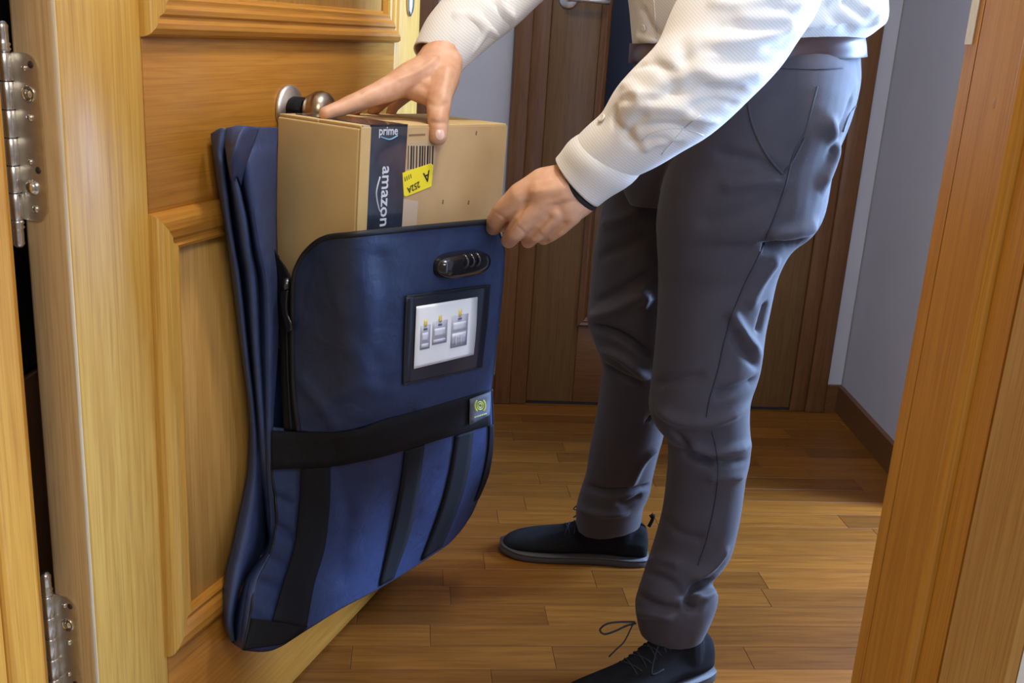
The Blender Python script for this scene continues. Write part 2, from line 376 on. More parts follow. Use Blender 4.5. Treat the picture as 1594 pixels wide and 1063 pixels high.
# hinges
def hinge(z0, z1, n, details):
    # leaf plate on the door edge with rounded corners
    y0, y1, r = .0205, .053, .016
    pts = [(y1, z0), (y1, z1)] + [(y0 + r - r * math.sin(t), z1 - r + r * math.cos(t)) for t in np.linspace(0, math.pi / 2, 8)] + \
          [(y0 + r - r * math.cos(t), z0 + r - r * math.sin(t)) for t in np.linspace(0, math.pi / 2, 8)]
    bm = bmesh.new()
    vs = [bm.verts.new((.0004, a, b)) for a, b in pts]; f = bm.faces.new(vs)
    ex = bmesh.ops.extrude_face_region(bm, geom=[f])
    for v in ex['geom']:
        if isinstance(v, bmesh.types.BMVert): v.co.x = -.0022
    hg = bmo('hinge', bm, 'steel', dr, False, True)
    hg['label'] = 'worn steel butt hinge leaf screwed to the door edge'
    cx, cy, rr = -.0075, .0575, .0074
    seg = (z1 - z0) / n
    for k in range(n):
        a = z0 + k * seg
        lathe('knuckle', [(rr - .001, a + .0004), (rr, a + .0014), (rr, a + seg - .0014), (rr - .001, a + seg - .0004)], (cx, cy, 0), (0, 0, 1), 'chrome', hg, 24, True)
        if k in (1, n - 3): lathe('rivet', [(.0045, 0), (.004, .002), (.002, .0035), (.0001, .004)], (cx - .001, cy - .0055 + .01, a + seg * .4), (-.75, .66, 0), 'screw', hg, 16, True)
    for z, s in ((z1, 1), (z0, -1)):
        lathe('finial', [(.0062, 0), (.0078, .003), (.0062, .005), (.0078, .008), (.0062, .010), (.0064, .014), (.0062, .022), (.0066, .026), (.004, .030), (.0001, .031)], (cx, cy, z), (0, 0, s), 'chrome', hg, 24, True)
    for (yy, zz, r, h) in details:
        if h > .0035:
            pf = [(r, 0), (r, .001), (r * .9, .0014), (r * .85, h * .6), (r * .6, h * .9), (.0001, h)]
        elif h > 0: pf = [(r, 0), (r * .85, h * .6), (r * .5, h), (.0001, h * 1.05)]
        else: pf = [(r, 0), (r, .0012), (r * .8, .0016), (r * .75, .0006), (r * .45, .0008), (r * .4, .0022), (.0001, .0024)]
        lathe('screw', pf, (-.0020, yy, zz), (-1, 0, 0), 'screw', hg, 24, True)
    for (yy, zz) in ((.029, z1 - .011), (.029, z0 + .055)):
        lathe('screw_hole', [(.0038, 0), (.0038, .0003), (.0001, .0004)], (-.0020, yy, zz), (-1, 0, 0), plain('hole_shade', (.10, .09, .08), .6, 1), hg, 16, True)
det = lambda zt: [(.0375, zt - .012, .0035, .0026), (.0345, zt - .038, .0088, 0), (.0345, zt - .062, .0045, .0032), (.0385, zt - .108, .0035, .0026), (.0375, zt - .135, .0085, .0075), (.036, zt - .158, .0045, .0028)]
hinge(.866, 1.040, 6, det(1.037)); hinge(.236, .410, 6, det(.410))

# ================================================================== DELIVERY BAG
def nylon(name, col):
    m, nt, b = node_mat(name)
    c = ramp(nt, noise(nt, objvec(nt), 22, 4), [(.3, tuple(v * .88 for v in col)), (.7, tuple(v * 1.12 for v in col))])
    nt.links.new(c, b.inputs['Base Color']); b.inputs['Roughness'].default_value = .52; b.inputs['Specular IOR Level'].default_value = .32
    w1 = nt.nodes.new('ShaderNodeTexNoise'); w1.inputs['Scale'].default_value = 26; w1.inputs['Detail'].default_value = 4; w1.inputs['Distortion'].default_value = 1.2
    nt.links.new(objvec(nt), w1.inputs['Vector'])
    b1 = nt.nodes.new('ShaderNodeBump'); b1.inputs['Strength'].default_value = .35; b1.inputs['Distance'].default_value = .006; nt.links.new(w1.outputs['Fac'], b1.inputs['Height'])
    b2 = nt.nodes.new('ShaderNodeBump'); b2.inputs['Strength'].default_value = .3; b2.inputs['Distance'].default_value = .0006
    nt.links.new(noise(nt, objvec(nt), 1500, 2), b2.inputs['Height']); nt.links.new(b1.outputs[0], b2.inputs['Normal']); nt.links.new(b2.outputs[0], b.inputs['Normal'])
    return m
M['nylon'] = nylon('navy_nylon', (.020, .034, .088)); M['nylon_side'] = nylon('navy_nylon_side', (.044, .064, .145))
M['web'] = plain('black_webbing', (.008, .0078, .009), .8, var=.2, vs=200, bmp=.6, bs=900, spec=.2)
M['pipe'] = plain('black_piping', (.006, .007, .011), .6)
M['blackplastic'] = plain('black_plastic', (.008, .008, .010), .18, coat=.4)
M['vinyl'] = plain('dark_navy_vinyl', (.010, .014, .026), .32)
M['paper'] = plain('white_card', (.93, .93, .92), .3, coat=.2)
M['gunmetal'] = plain('gunmetal', (.10, .10, .11), .3, 1)
M['dot'] = plain('white_dot', (.8, .8, .8), .5)
ctl = [(480,390,.107),(505,372,.140),(550,366,.194),(620,358,.224),(690,351,.252),(757,345,.278),(432,430,.050),(461,432,.088),(505,430,.142),(550,430,.196),(620,430,.226),(690,430,.255),(783,395,.282),
 (431,550,.050),(460,550,.084),(505,548,.135),(550,545,.190),(620,540,.224),(690,530,.252),(774,520,.280),
 (423,670,.052),(460,668,.078),(505,665,.122),(550,655,.170),(620,645,.212),(690,630,.240),(764,602,.268),
 (427,770,.056),(500,760,.105),(600,740,.165),(700,720,.208),(764,690,.232),
 (422,865,.058),(500,850,.092),(600,820,.130),(700,790,.168),(740,770,.180),
 (379,1010,.062),(430,1008,.072),(480,978,.080),(530,945,.090),(590,915,.100),(690,850,.130),(391,940,.060)]
cp = np.array(ctl); A_ = cp[:, :2] / 100
def phi(r): return r * r * np.log(r + 1e-9)
Kn = len(cp); rr_ = np.linalg.norm(A_[:, None] - A_[None], axis=2)
Km = np.zeros((Kn + 3, Kn + 3)); Km[:Kn, :Kn] = phi(rr_) + np.eye(Kn) * .02; Km[:Kn, Kn] = 1; Km[:Kn, Kn + 1:] = A_; Km[Kn, :Kn] = 1; Km[Kn + 1:, :Kn] = A_.T
wv_ = np.linalg.solve(Km, np.concatenate([cp[:, 2], [0, 0, 0]]))
def seg_d(px, py, P):
    P = np.array(P, float); best = 1e9
    for a, b in zip(P[:-1], P[1:]):
        ab = b - a; t = max(0, min(1, ((px - a[0]) * ab[0] + (py - a[1]) * ab[1]) / ab.dot(ab)))
        best = min(best, math.hypot(px - a[0] - ab[0] * t, py - a[1] - ab[1] * t))
    return best
bagfolds = [([(425, 770), (450, 783)], -.004, 6), ([(428, 815), (455, 835)], -.005, 6), ([(405, 860), (440, 880)], -.004, 6), ([(400, 905), (430, 915)], -.004, 6), ([(395, 940), (430, 965)], .003, 8),
            ([(470, 590), (500, 630), (520, 660)], .003, 10), ([(520, 700), (540, 800), (530, 900)], -.003, 14), ([(585, 720), (560, 800), (540, 860)], .003, 16),
            ([(700, 700), (660, 790)], .003, 12), ([(500, 380), (520, 430), (530, 500)], .002, 14), ([(590, 400), (600, 470), (590, 560)], -.003, 14), ([(640, 640), (600, 650), (560, 662)], -.004, 8),
            ([(480, 480), (560, 520), (600, 600)], -.0025, 14), ([(470, 640), (560, 600), (620, 610)], .002, 12)]
def T(px, py):
    d = np.linalg.norm(A_ - np.array([px / 100, py / 100]), axis=1)
    t = phi(d).dot(wv_[:Kn]) + wv_[Kn] + wv_[Kn + 1] * px / 100 + wv_[Kn + 2] * py / 100
    t += .0012 * math.sin(px * .045 + py * .021 + 1) * math.sin(py * .037 - px * .012)
    for P, a, w_ in bagfolds:
        q = seg_d(px, py, P)
        if q < 3 * w_: t += a * math.exp(-(q / w_) ** 2)
    return t
def sf(px, py, off=0): return onpl(px, py, P0 + N * (T(px, py) + off), N)
def tp(px, py, t): return onpl(px, py, P0 + N * t, N)
def pxgrid(rows, nu, nv):
    """rows of pixel control points -> dense rows, smooth both ways"""
    rows = [catmull(r, nu) for r in rows]; rows = np.array(rows)
    cols = np.stack([catmull(rows[:, j], nv) for j in range(rows.shape[1])], axis=1)
    return cols
def surf(name, rows, mat, parent, off=0, nu=8, nv=8, thick=.002):
    G = pxgrid(rows, nu, nv)
    return gridmesh(name, [[sf(p[0], p[1], off) for p in r] for r in G], mat, parent, thick, -1)
bagc = P0 + D * (-.02) + N * .1
bag = empty('delivery_bag', (bagc[0], bagc[1], .2))
tag(bag, 'navy blue nylon parcel bag with black straps and combination lock hanging on the open door', 'bag')
flap_rows = [[(478, 392), (505, 371), (550, 365), (620, 358), (690, 351), (757, 345)],
             [(462, 422), (500, 405), (550, 396), (620, 390), (690, 383), (776, 368)],
             [(459, 450), (500, 448), (550, 442), (620, 436), (690, 428), (784, 410)],
             [(458, 545), (505, 542), (550, 538), (620, 532), (690, 522), (775, 505)],
             [(460, 600), (505, 603), (550, 600), (620, 592), (690, 575), (768, 560)],
             [(465, 672), (505, 674), (550, 668), (620, 650), (690, 632), (763, 606)]]
surf('front_flap', flap_rows, 'nylon', bag, .003, 9, 10)
low_rows = [[(423, 664), (460, 668), (505, 670), (550, 663), (620, 645), (690, 626), (763, 602)],
            [(423, 732), (460, 730), (510, 727), (560, 718), (625, 702), (690, 685), (765, 662)],
            [(429, 775), (470, 772), (515, 768), (565, 755), (630, 738), (695, 720), (765, 692)],
            [(430, 817), (470, 815), (515, 810), (565, 798), (630, 780), (690, 763), (757, 738)],
            [(421, 860), (460, 862), (505, 858), (555, 845), (620, 826), (680, 806), (742, 780)],
            [(399, 905), (440, 912), (490, 910), (545, 893), (605, 868), (665, 843), (728, 808)],
            [(389, 962), (425, 968), (478, 955), (535, 925), (590, 898), (650, 866), (714, 828)],
            [(379, 1010), (424, 1010), (478, 978), (530, 946), (587, 916), (640, 884), (697, 846)]]
surf('front_panel', low_rows, 'nylon', bag, 0, 8, 7)
# side gusset with its folds (px, py, distance from door)
gr = [[(330,208,.012),(345,200,.032),(356,200,.040),(368,197,.052),(384,197,.055),(408,198,.050),(431,198,.046)],
 [(333,232,.012),(342,238,.036),(352,240,.028),(364,224,.058),(380,212,.056),(402,222,.054),(431,224,.046)],
 [(337,262,.012),(346,264,.040),(353,266,.016),(362,262,.056),(371,268,.036),(388,252,.062),(430,250,.048)],
 [(349,340,.012),(355,340,.036),(361,342,.010),(376,338,.056),(387,342,.034),(397,336,.062),(429,330,.042)],
 [(358,395,.012),(364,395,.036),(369,395,.010),(384,393,.054),(394,395,.034),(406,392,.062),(430,390,.042)],
 [(364,440,.012),(371,440,.036),(376,440,.010),(391,440,.052),(402,440,.036),(415,440,.060),(433,440,.050)],
 [(378,550,.012),(383,550,.032),(388,550,.010),(398,550,.046),(406,550,.036),(418,550,.056),(431,550,.052)],
 [(390,650,.012),(394,650,.030),(398,650,.018),(406,650,.042),(412,650,.040),(418,650,.052),(424,650,.052)],
 [(388,730,.012),(396,730,.026),(405,731,.026),(411,731,.036),(416,732,.044),(420,732,.050),(423,732,.053)],
 [(375,795,.012),(392,797,.032),(412,800,.010),(417,804,.034),(421,808,.044),(426,812,.050),(430,817,.055)],
 [(363,850,.012),(382,850,.036),(414,850,.004),(418,851,.030),(419,852,.042),(421,853,.050),(424,855,.057)],
 [(351,903,.012),(367,905,.038),(380,904,.006),(386,903,.034),(391,903,.046),(396,903,.054),(401,903,.059)],
 [(349,962,.012),(357,964,.038),(365,964,.006),(373,964,.038),(380,963,.050),(385,962,.057),(390,962,.061)],
 [(362,1000,.012),(362,997,.034),(366,1000,.020),(371,1004,.036),(375,1008,.048),(377,1010,.056),(379,1011,.062)]]
G = pxgrid(gr, 6, 7)
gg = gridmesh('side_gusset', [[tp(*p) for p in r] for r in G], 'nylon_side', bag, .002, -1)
# hidden sides that close the bag: back, right side, bottom
bl = [tp(p[0], p[1], .008) for p in [r[0] for r in gr]]
def dpt(s, t, z): p = HD + D * s + N * t; return np.array([p[0], p[1], z])
rows = []
for k, p in enumerate(bl):
    f = k / (len(bl) - 1)
    sr = .72 - .03 * f; zr = .86 - .62 * f
    q = dpt(sr, .008, zr); rows.append([p + (q - p) * u for u in np.linspace(0, 1, 12)])
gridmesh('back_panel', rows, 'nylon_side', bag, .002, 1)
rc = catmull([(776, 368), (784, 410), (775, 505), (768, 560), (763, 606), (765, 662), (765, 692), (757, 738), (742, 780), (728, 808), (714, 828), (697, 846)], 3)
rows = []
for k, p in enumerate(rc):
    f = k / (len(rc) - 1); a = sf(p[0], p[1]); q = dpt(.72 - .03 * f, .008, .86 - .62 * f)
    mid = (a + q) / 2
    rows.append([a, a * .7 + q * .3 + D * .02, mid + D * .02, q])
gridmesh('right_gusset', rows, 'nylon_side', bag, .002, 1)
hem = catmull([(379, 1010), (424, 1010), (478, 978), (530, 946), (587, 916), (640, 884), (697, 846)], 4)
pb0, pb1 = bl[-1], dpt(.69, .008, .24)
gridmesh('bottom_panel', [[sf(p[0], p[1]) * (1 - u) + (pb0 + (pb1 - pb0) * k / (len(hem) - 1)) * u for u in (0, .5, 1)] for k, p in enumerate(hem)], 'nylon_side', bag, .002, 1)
def piping(pts, r=.0022, off=.003, name='piping', mat='pipe', n=8):
    return tube(name, [sf(p[0], p[1], off) for p in catmull(pts, n)], r, mat, bag, 8)
piping([(465, 670), (458, 610), (456, 545), (456, 480), (457, 440), (463, 415), (478, 391), (505, 371), (550, 365), (620, 358), (690, 351), (757, 345)], .0040, .004, 'zipper_edge')
piping([(423, 664), (423, 732), (429, 775), (430, 817), (421, 860), (399, 905), (389, 962), (379, 1010)], .0018, .001)
piping([(379, 1010), (424, 1010), (478, 978), (530, 946), (587, 916), (640, 884), (697, 846)], .0022, .000)
piping([(765, 606), (767, 662), (766, 692), (758, 738), (742, 780), (728, 808), (697, 846)], .0022, 0)
piping([(757, 345), (772, 352), (784, 385), (784, 410), (776, 505), (764, 604)], .0018, .002)
for col, r in ((2, .0020), (4, .0016)):
    P = catmull([(q[col][0], q[col][1], q[col][2]) for q in gr[1:]], 6); tube('piping', [tp(p[0], p[1], p[2] + .001) for p in P], r, 'pipe', bag, 8)
P = catmull([gr[k][5] for k in range(2, 9)], 6); tube('seam', [tp(p[0], p[1], p[2] + .0008) for p in P], .0010, 'nylon_side', bag, 6)
def strip(name, ea, eb, mat, off, n=8, m=4, parent=None, thick=.0018):
    a, b = catmull(ea, n), catmull(eb, n)
    G = [[sf(*(p * (1 - u) + q * u), off) for u in np.linspace(0, 1, m + 1)] for p, q in zip(a, b)]
    return gridmesh(name, G, mat, parent or bag, thick, -1)
# zipper tape and its opened upper end
strip('zipper_tape', [(424, 380), (431, 430), (434, 480), (437, 545), (439, 600), (442, 669)], [(434, 400), (453, 432), (456, 480), (457, 545), (459, 600), (467, 671)], 'web', .0015)
tube('zipper_teeth', [sf(p[0], p[1], .004) for p in catmull([(447, 450), (446, 480), (447, 545), (449, 600), (453, 668)], 8)], .0016, 'pipe', bag, 6)
# slider and pull
zp = tube('zipper_slider', [sf(447, 433, .006), sf(446, 444, .008), sf(446, 456, .006)], [.0045, .0062, .0045], 'gunmetal', bag, 10)
pull = [((441, 452), (450, 452)), ((439, 462), (449, 464)), ((440, 485), (449, 486)), ((444, 500), (455, 501)), ((446, 511), (457, 509)), ((447, 517), (456, 514))]
o = strip('zipper_pull', [p[0] for p in pull], [p[1] for p in pull], 'blackplastic', .009, 4, 4, zp, .003); 
o = strip('pull_tip', [(445, 503), (447, 513)], [(454, 501), (455, 510)], 'gunmetal', .0105, 3, 2, zp, .001)
# straps
strip('strap', [(423, 671), (470, 673), (520, 674), (560, 668), (600, 653), (650, 640), (700, 625), (762, 606)], [(423, 731), (470, 729), (520, 726), (560, 719), (600, 710), (650, 695), (700, 680), (764, 662)], 'web', .0055)['label'] = 'broad black horizontal webbing strap'
VS = [([(468, 728), (466, 780), (458, 850), (440, 910), (424, 966)], [(514, 726), (513, 780), (505, 850), (488, 910), (476, 976)]),
      ([(630, 701), (622, 760), (608, 830), (590, 912)], [(660, 692), (653, 750), (640, 820), (612, 900)]),
      ([(709, 678), (700, 730), (685, 790), (655, 872)], [(736, 670), (731, 720), (716, 780), (688, 850)]),
      ([(761, 662), (759, 700), (750, 745), (738, 780)], [(767, 660), (767, 695), (760, 738), (745, 775)])]
for a, b in VS: strip('strap', a, b, 'web', .0035)
strip('corner_patch', [(391, 962), (388, 980), (379, 1011)], [(478, 974), (470, 984), (440, 1002)], 'web', .003, 6, 6)
# document window
wf = strip('document_pocket', [(633, 462), (631, 510), (629, 558), (628, 598)], [(763, 444), (759, 490), (754, 535), (750, 571)], 'vinyl', .0055, 6, 10)
for P in ([(633, 462), (700, 452), (763, 444)], [(628, 598), (690, 585), (750, 571)], [(633, 462), (630, 530), (628, 598)], [(763, 444), (757, 510), (750, 571)]):
    tube('pocket_rim', [sf(p[0], p[1], .0062) for p in catmull(P, 5)], .0014, 'pipe', wf, 6)
fr = [[(352,199,.060),(368,196,.072),(385,196,.078),(404,200,.070)],[(350,222,.058),(362,222,.076),(377,208,.084),(396,222,.068)],[(353,248,.050),(358,250,.074),(370,240,.082),(384,256,.060)],[(357,276,.040),(362,282,.058),(370,276,.060),(376,290,.048)]]
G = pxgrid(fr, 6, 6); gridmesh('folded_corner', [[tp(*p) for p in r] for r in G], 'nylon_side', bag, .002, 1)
# webbing loop around the knob's neck, sewn to the back panel
kc = HD + D * kx + N * .020; kz_ = kz + .008
lp = []
for t in np.linspace(R_(-10), R_(190), 17): lp.append(kc + D * (.020 * math.cos(t)) + np.array([0, 0, kz_ + .017 * math.sin(t)]))
lp = [dpt(kx + .03, .018, .86)] + lp + [dpt(kx - .035, .018, .93), dpt(kx - .045, .016, .88)]
rows = [[np.array(p) - N * .011, np.array(p) + N * .011] for p in catmull(lp, 3)]
gridmesh('hanging_loop', rows, 'web', bag, .003, 0)
# logo patch
lpz = strip('logo_patch', [(731, 621), (730, 661)], [(763, 609), (761, 645)], plain('grey_rubber', (.13, .14, .17), .6), .0085, 4, 4)
M['lime'] = plain('lime_print', (.72, .78, .12), .5)
def ringpts(cx, cy, rx, ry, a0, a1, off, n=12): return [sf(cx + rx * math.cos(t), cy + ry * math.sin(t), off) for t in np.linspace(R_(a0), R_(a1), n)]
for a0_, a1_ in ((128, 232), (-52, 52)): tube('emblem', ringpts(747, 631, 8, 10.5, a0_, a1_, .010, 9), .0019, 'lime', lpz, 6)
tube('emblem', ringpts(747, 631, 5, 6.2, 0, 360, .010, 14)[:-1], .0012, 'lime', lpz, 6, True)
tube('emblem', ringpts(747, 631, 2.6, 3.2, 0, 360, .010, 10)[:-1], .0013, 'lime', lpz, 6, True)
for k in range(7): tube('emblem', [sf(738 + 2.8 * k, 649.5 - .9 * k, .010), sf(739.9 + 2.8 * k, 649 - .9 * k, .010)], .0011, 'lime', lpz, 5)
# combination lock
nl = sf(705, 410); a_ = sf(672, 414); b_ = sf(742, 404); lx = (b_ - a_) / np.linalg.norm(b_ - a_)
lz = np.array([0, 0, 1.]) - lx * lx[2]; lz /= np.linalg.norm(lz); ln = np.cross(lx, lz); ln = ln if ln.dot(N) > 0 else -ln
Lw = np.linalg.norm(b_ - a_)
lc = (a_ + b_) / 2 + ln * .004
def lockpt(x, z, y=0): return lc + lx * x + lz * z + ln * y
bm = bmesh.new()
prof_n = 40
layers = [(0, 1.04, .0), (.004, 1.04, 0), (.012, 1.0, 0), (.019, .90, 0), (.022, .74, 0), (.0225, .4, 0)]
rings = []
for h, s, _ in layers:
    ring = []
    for k in range(prof_n):
        t = 2 * math.pi * k / prof_n; c, s_ = math.cos(t), math.sin(t)
        hw, hh = Lw / 2 + .005, .0185
        x = math.copysign(abs(c) ** .62, c) * hw * (1 - (1 - s) * .45); z = math.copysign(abs(s_) ** .75, s_) * hh * s
        ring.append(bm.verts.new(lockpt(x, z, h)))
    rings.append(ring)
for A, B in zip(rings, rings[1:]):
    for k in range(prof_n): bm.faces.new([A[k], A[(k + 1) % prof_n], B[(k + 1) % prof_n], B[k]])
bm.faces.new(rings[-1]); bm.faces.new(rings[0][::-1])
lk = bmo('combination_lock', bm, 'blackplastic', bag, True)
for k, x in enumerate((-.012, .004, .020)):
    Vv, Ff = lathe_v([(.0095, -.0035), (.0115, -.003), (.0115, .003), (.0095, .0035)], lockpt(x, .006, .016), lx, 20)
    o = mk('dial', Vv, Ff, 'blackplastic', lk, True); fix(o.data)
    lathe('index_dot', [(.0012, 0), (.0001, .0006)], lockpt(x - .010, -.0150, .0172), ln, 'dot', lk, 8)
ho = [lockpt(.0315 + .0075 * math.cos(t), .001 + .0085 * math.sin(t), .0205) for t in np.linspace(0, 2 * math.pi, 20)[:-1]]
tube('lock_latch', ho, .0016, 'pipe', lk, 6, True)
# printed card in the pocket
cc = sf(695, 517)
card = empty('instruction_card', (cc[0], cc[1], cc[2] - .04))
tag(card, 'white printed card with three grey bag drawings in the clear pocket of the blue bag', 'card')
cw = strip('card_sheet', [(648, 477), (646, 525), (644, 574)], [(743, 462), (741, 508), (737, 552)], 'paper', .0075, 6, 8, card, .0006)
def cardpt(u, v, off): 
    p = np.array((648, 477.)) * (1 - u) * (1 - v) + np.array((743, 462.)) * u * (1 - v) + np.array((644, 574.)) * (1 - u) * v + np.array((737, 552.)) * u * v
    return sf(p[0], p[1], off)
def cardquad(name, u0, v0, u1, v1, mat, off, cut=.0):
    G = [[cardpt(u0 + (u1 - u0) * a, v0 + (v1 - v0) * b, off) for a in np.linspace(0, 1, 4)] for b in np.linspace(0, 1, 4)]
    return gridmesh(name, G, mat, cw, .0002, -1)
M['ink'] = plain('grey_print', (.46, .46, .54), .5); M['ink2'] = plain('light_print', (.72, .72, .78), .5); M['inkdark'] = plain('dark_print', (.12, .12, .2), .5)
M['yellow'] = plain('yellow_print', (.85, .66, .12), .5)
for (u0, v0, u1, v1) in ((.09, .33, .25, .72), (.29, .30, .53, .68), (.60, .26, .87, .80)):
    cardquad('drawing', u0, v0, u1, v1, 'ink', .0082)
    cardquad('drawing', u0 + .03, v0 + .12, u1 - .03, v0 + .26, 'ink2', .0085)
    cardquad('drawing', u0 + .02, v0 + .30, u1 - .02, v1 - .03, M['ink2'], .0085)
    um = (u0 + u1) / 2
    cardquad('drawing', um - .02, v0 - .09, um + .02, v0 + .02, 'yellow', .0086)
    cardquad('drawing', um - .03, v0 + .05, um + .03, v0 + .08, 'inkdark', .0087)
for k in range(3):
    cardquad('drawing', .62 + .085 * k, .60, .68 + .085 * k, .76, 'ink', .0088)

# ================================================================== CARDBOARD BOX
bM = np.array([[.556, -.831, .022], [.831, .557, .019], [-.029, .008, 1.]])
q_, _r = np.linalg.qr(bM); q_ = q_ * np.sign(np.diag(_r)); bM = q_
bn = np.array([-.211, 1.329, .973]); BW, BT, BH = .33, .15, .33
bm4 = Matrix([list(bM[0]) + [bn[0]], list(bM[1]) + [bn[1]], list(bM[2]) + [bn[2]], [0, 0, 0, 1]])
ori = bm4 @ Vector((BW / 2, BT / 2, -BH)); bm4e = bm4.copy(); bm4e.translation = ori
cb = empty('cardboard_box', mat=bm4e)
tag(cb, 'brown cardboard parcel with dark tape and yellow sticker being pushed into the blue bag', 'box')
bi = bm4e.inverted()
def bl_(x, y, z): return bm4 @ Vector((x, y, z))
M['card'] = plain('kraft_cardboard', (.56, .385, .165), .8, var=.07, vs=14, bmp=.15, bs=300)
M['kraft2'] = plain('kraft_cardboard_front', (.47, .31, .15), .75, var=.08, vs=14, bmp=.15, bs=300)
def bquad(name, pts, mat, parent, th=.0004):
    """pts on the front face as local (x,z)"""
    V = [bl_(x, -th, z) for x, z in pts] + [bl_(x, .0005, z) for x, z in pts]; n = len(pts)
    o = mk(name, V, [list(range(n))] + [[i, (i + 1) % n, n + (i + 1) % n, n + i] for i in range(n)], mat, parent); fix(o.data); return o
def bpanel(name, a, b, mat, bev=.0025):
    bm = bmesh.new(); add_box(bm, a, b, bev, 3); bm.transform(bm4)
    return bmo(name, bm, mat, cb, True)
body = bpanel('carton', (0, 0, -BH), (BW, BT, -.004), 'card', .003)
bpanel('flap', (.001, -.0025, -BH + .01), (.020, .0, -.002), 'card', .001)
bpanel('flap', (.012, -.0012, -BH + .01), (BW - .001, .001, -.003), 'kraft2', .0006)
bpanel('flap', (.002, .001, -.004), (BW - .002, BT * .5 - .001, 0), 'card', .001)
bpanel('flap', (.002, BT * .5 + .001, -.004), (BW - .002, BT - .002, 0), 'card', .001)
def bf(px, py):
    p = onpl(px, py, bn - bM[:, 1] * .0012, bM[:, 1]); v = bm4.inverted() @ Vector(p); return (v.x, v.z)
def bq(name, pxs, mat, parent=body, th=.0016): return bquad(name, [bf(*p) for p in pxs], mat, parent, th)
M['tape'] = plain('slate_tape', (.028, .036, .060), .22, var=.25, vs=40, coat=.5)
M['tapeedge'] = plain('pink_grey_kraft', (.52, .40, .30), .7)
x0, z0 = bf(576, 200); x1, _ = bf(634, 200); xm, _ = bf(605, 200)
tpe = bquad('tape', [(x0, 0.001), (x1, .001), (x1 - .001, -.18), (x0 - .001, -.18)], 'tape', body, .0018)
bm = bmesh.new(); add_box(bm, (x0, -.0018, -.002), (x1, BT * .9, .0010)); bm.transform(bm4); bmo('tape', bm, 'tape', body)
bquad('tape_margin', [(x0 - .013, 0), (x0 - .0004, 0), (x0 - .0014, -.18), (x0 - .014, -.18)], 'tapeedge', body, .0014)
bquad('tape_margin', [(x1 + .0004, -.10), (x1 + .032, -.105), (x1 + .030, -.18), (x1 - .0006, -.18)], 'tapeedge', body, .0014)
M['tapeink'] = plain('tape_print', (.62, .64, .70), .4); M['cyan'] = plain('cyan_print', (.18, .42, .60), .4)
def bfm(px, py, th, ang):
    """matrix placing text on the box front at a pixel, turned by ang"""
    x, z = bf(px, py)
    loc = Matrix.Translation((x, -th, z)) @ Matrix.Rotation(math.pi / 2, 4, 'X') @ Matrix.Rotation(ang, 4, 'Z')
    return bm4 @ loc
text('tape_lettering', 'amazon', .0265, 'tapeink', bfm(599, 306, .0021, -math.pi / 2), body)
smx = [bf(591, 275), bf(585, 300), bf(589, 325), bf(593, 331)]
tube('tape_smile', [bl_(p[0], -.002, p[1]) for p in catmull(smx, 5)], .0011, 'tapeink', body, 6)
text('tape_lettering', 'prime', .016, M['tapeink'], bfm(604, 204, .0021, 0), body)
tube('tape_smile', [bl_(p[0], -.002, p[1]) for p in catmull([bf(592, 213), bf(606, 217), bf(618, 211)], 5)], .0010, 'cyan', body, 6)
# shipping label: barcode bars and yellow sticker
M['label'] = plain('label_kraft', (.50, .36, .21), .6); M['black'] = plain('black_ink', (.02, .018, .018), .6)
bq('label', [(633, 222), (678, 218), (677, 262), (632, 267)], 'label', body, .0014)
random.seed(3); xx = 635.
while xx < 673:
    wd = random.choice([1.2, 1.8, 2.4]); bq('barcode_bar', [(xx, 227), (xx + wd, 227), (xx + wd - 1, 263), (xx - 1, 263)], 'black', body, .0017); xx += wd + random.choice([1.5, 2.4, 3.0])
M['ysticker'] = plain('yellow_sticker', (.90, .74, .03), .45)
bq('sticker', [(626, 269), (670, 254), (674, 257), (671, 290), (631, 306), (628, 304)], 'ysticker', body, .0020)
bq('slot_line', [(636, 209), (662, 208), (662, 211), (636, 212)], plain('kraft_shadow', (.22, .14, .07), .8), body, .0014)
tl_ = R_(180 + 17)
text('sticker_lettering', 'A', .021, 'black', bfm(663.5, 274, .0023, tl_), body)
text('sticker_lettering', '252A', .0125, 'black', bfm(643, 291, .0023, tl_), body)
text('sticker_lettering', '1111', .0085, 'black', bfm(634, 276, .0023, tl_), body)
for (a, b) in ((741, 207), (689, 314), (729, 315)):
    bq('staple_mark', [(a, b - 3), (a + 1.6, b - 3), (a + 1, b + 4), (a - 1, b + 3)], plain('mark', (.16, .09, .04), .8), body, .0014)

# ================================================================== PERSON
M['skin'], nt, b = node_mat('skin')
sk = ramp(nt, noise(nt, objvec(nt), 38, 4), [(.3, (.52, .255, .135)), (.55, (.62, .33, .19)), (.75, (.67, .39, .25))])
nt.links.new(sk, b.inputs['Base Color']); b.inputs['Roughness'].default_value = .5
b.inputs['Subsurface Weight'].default_value = .15; b.inputs['Subsurface Radius'].default_value = (.012, .004, .002); b.inputs['Subsurface Scale'].default_value = .5
bump(nt, b, noise(nt, objvec(nt), 700, 3), .25, .0008)
M['nail'] = plain('fingernail', (.76, .48, .38), .3, coat=.3)
M['hair'] = plain('dark_hair', (.03, .02, .015), .5, var=.3, vs=200, bmp=.8, bs=300)
M['trouser'] = plain('grey_trouser_cotton', (.040, .029, .031), .78, var=.10, vs=25, bmp=.5, bs=1300, sheen=.12)
M['thread'] = plain('trouser_thread', (.022, .019, .023), .8)
M['belt'] = plain('brown_belt_leather', (.055, .018, .012), .42, coat=.15)
M['suede'] = plain('black_suede', (.006, .0052, .0055), .9, var=.3, vs=60, bmp=.4, bs=600, spec=.2)
M['sole'] = plain('dark_sole', (.045, .036, .030), .6)
M['lace'] = plain('black_lace', (.012, .012, .015), .8)
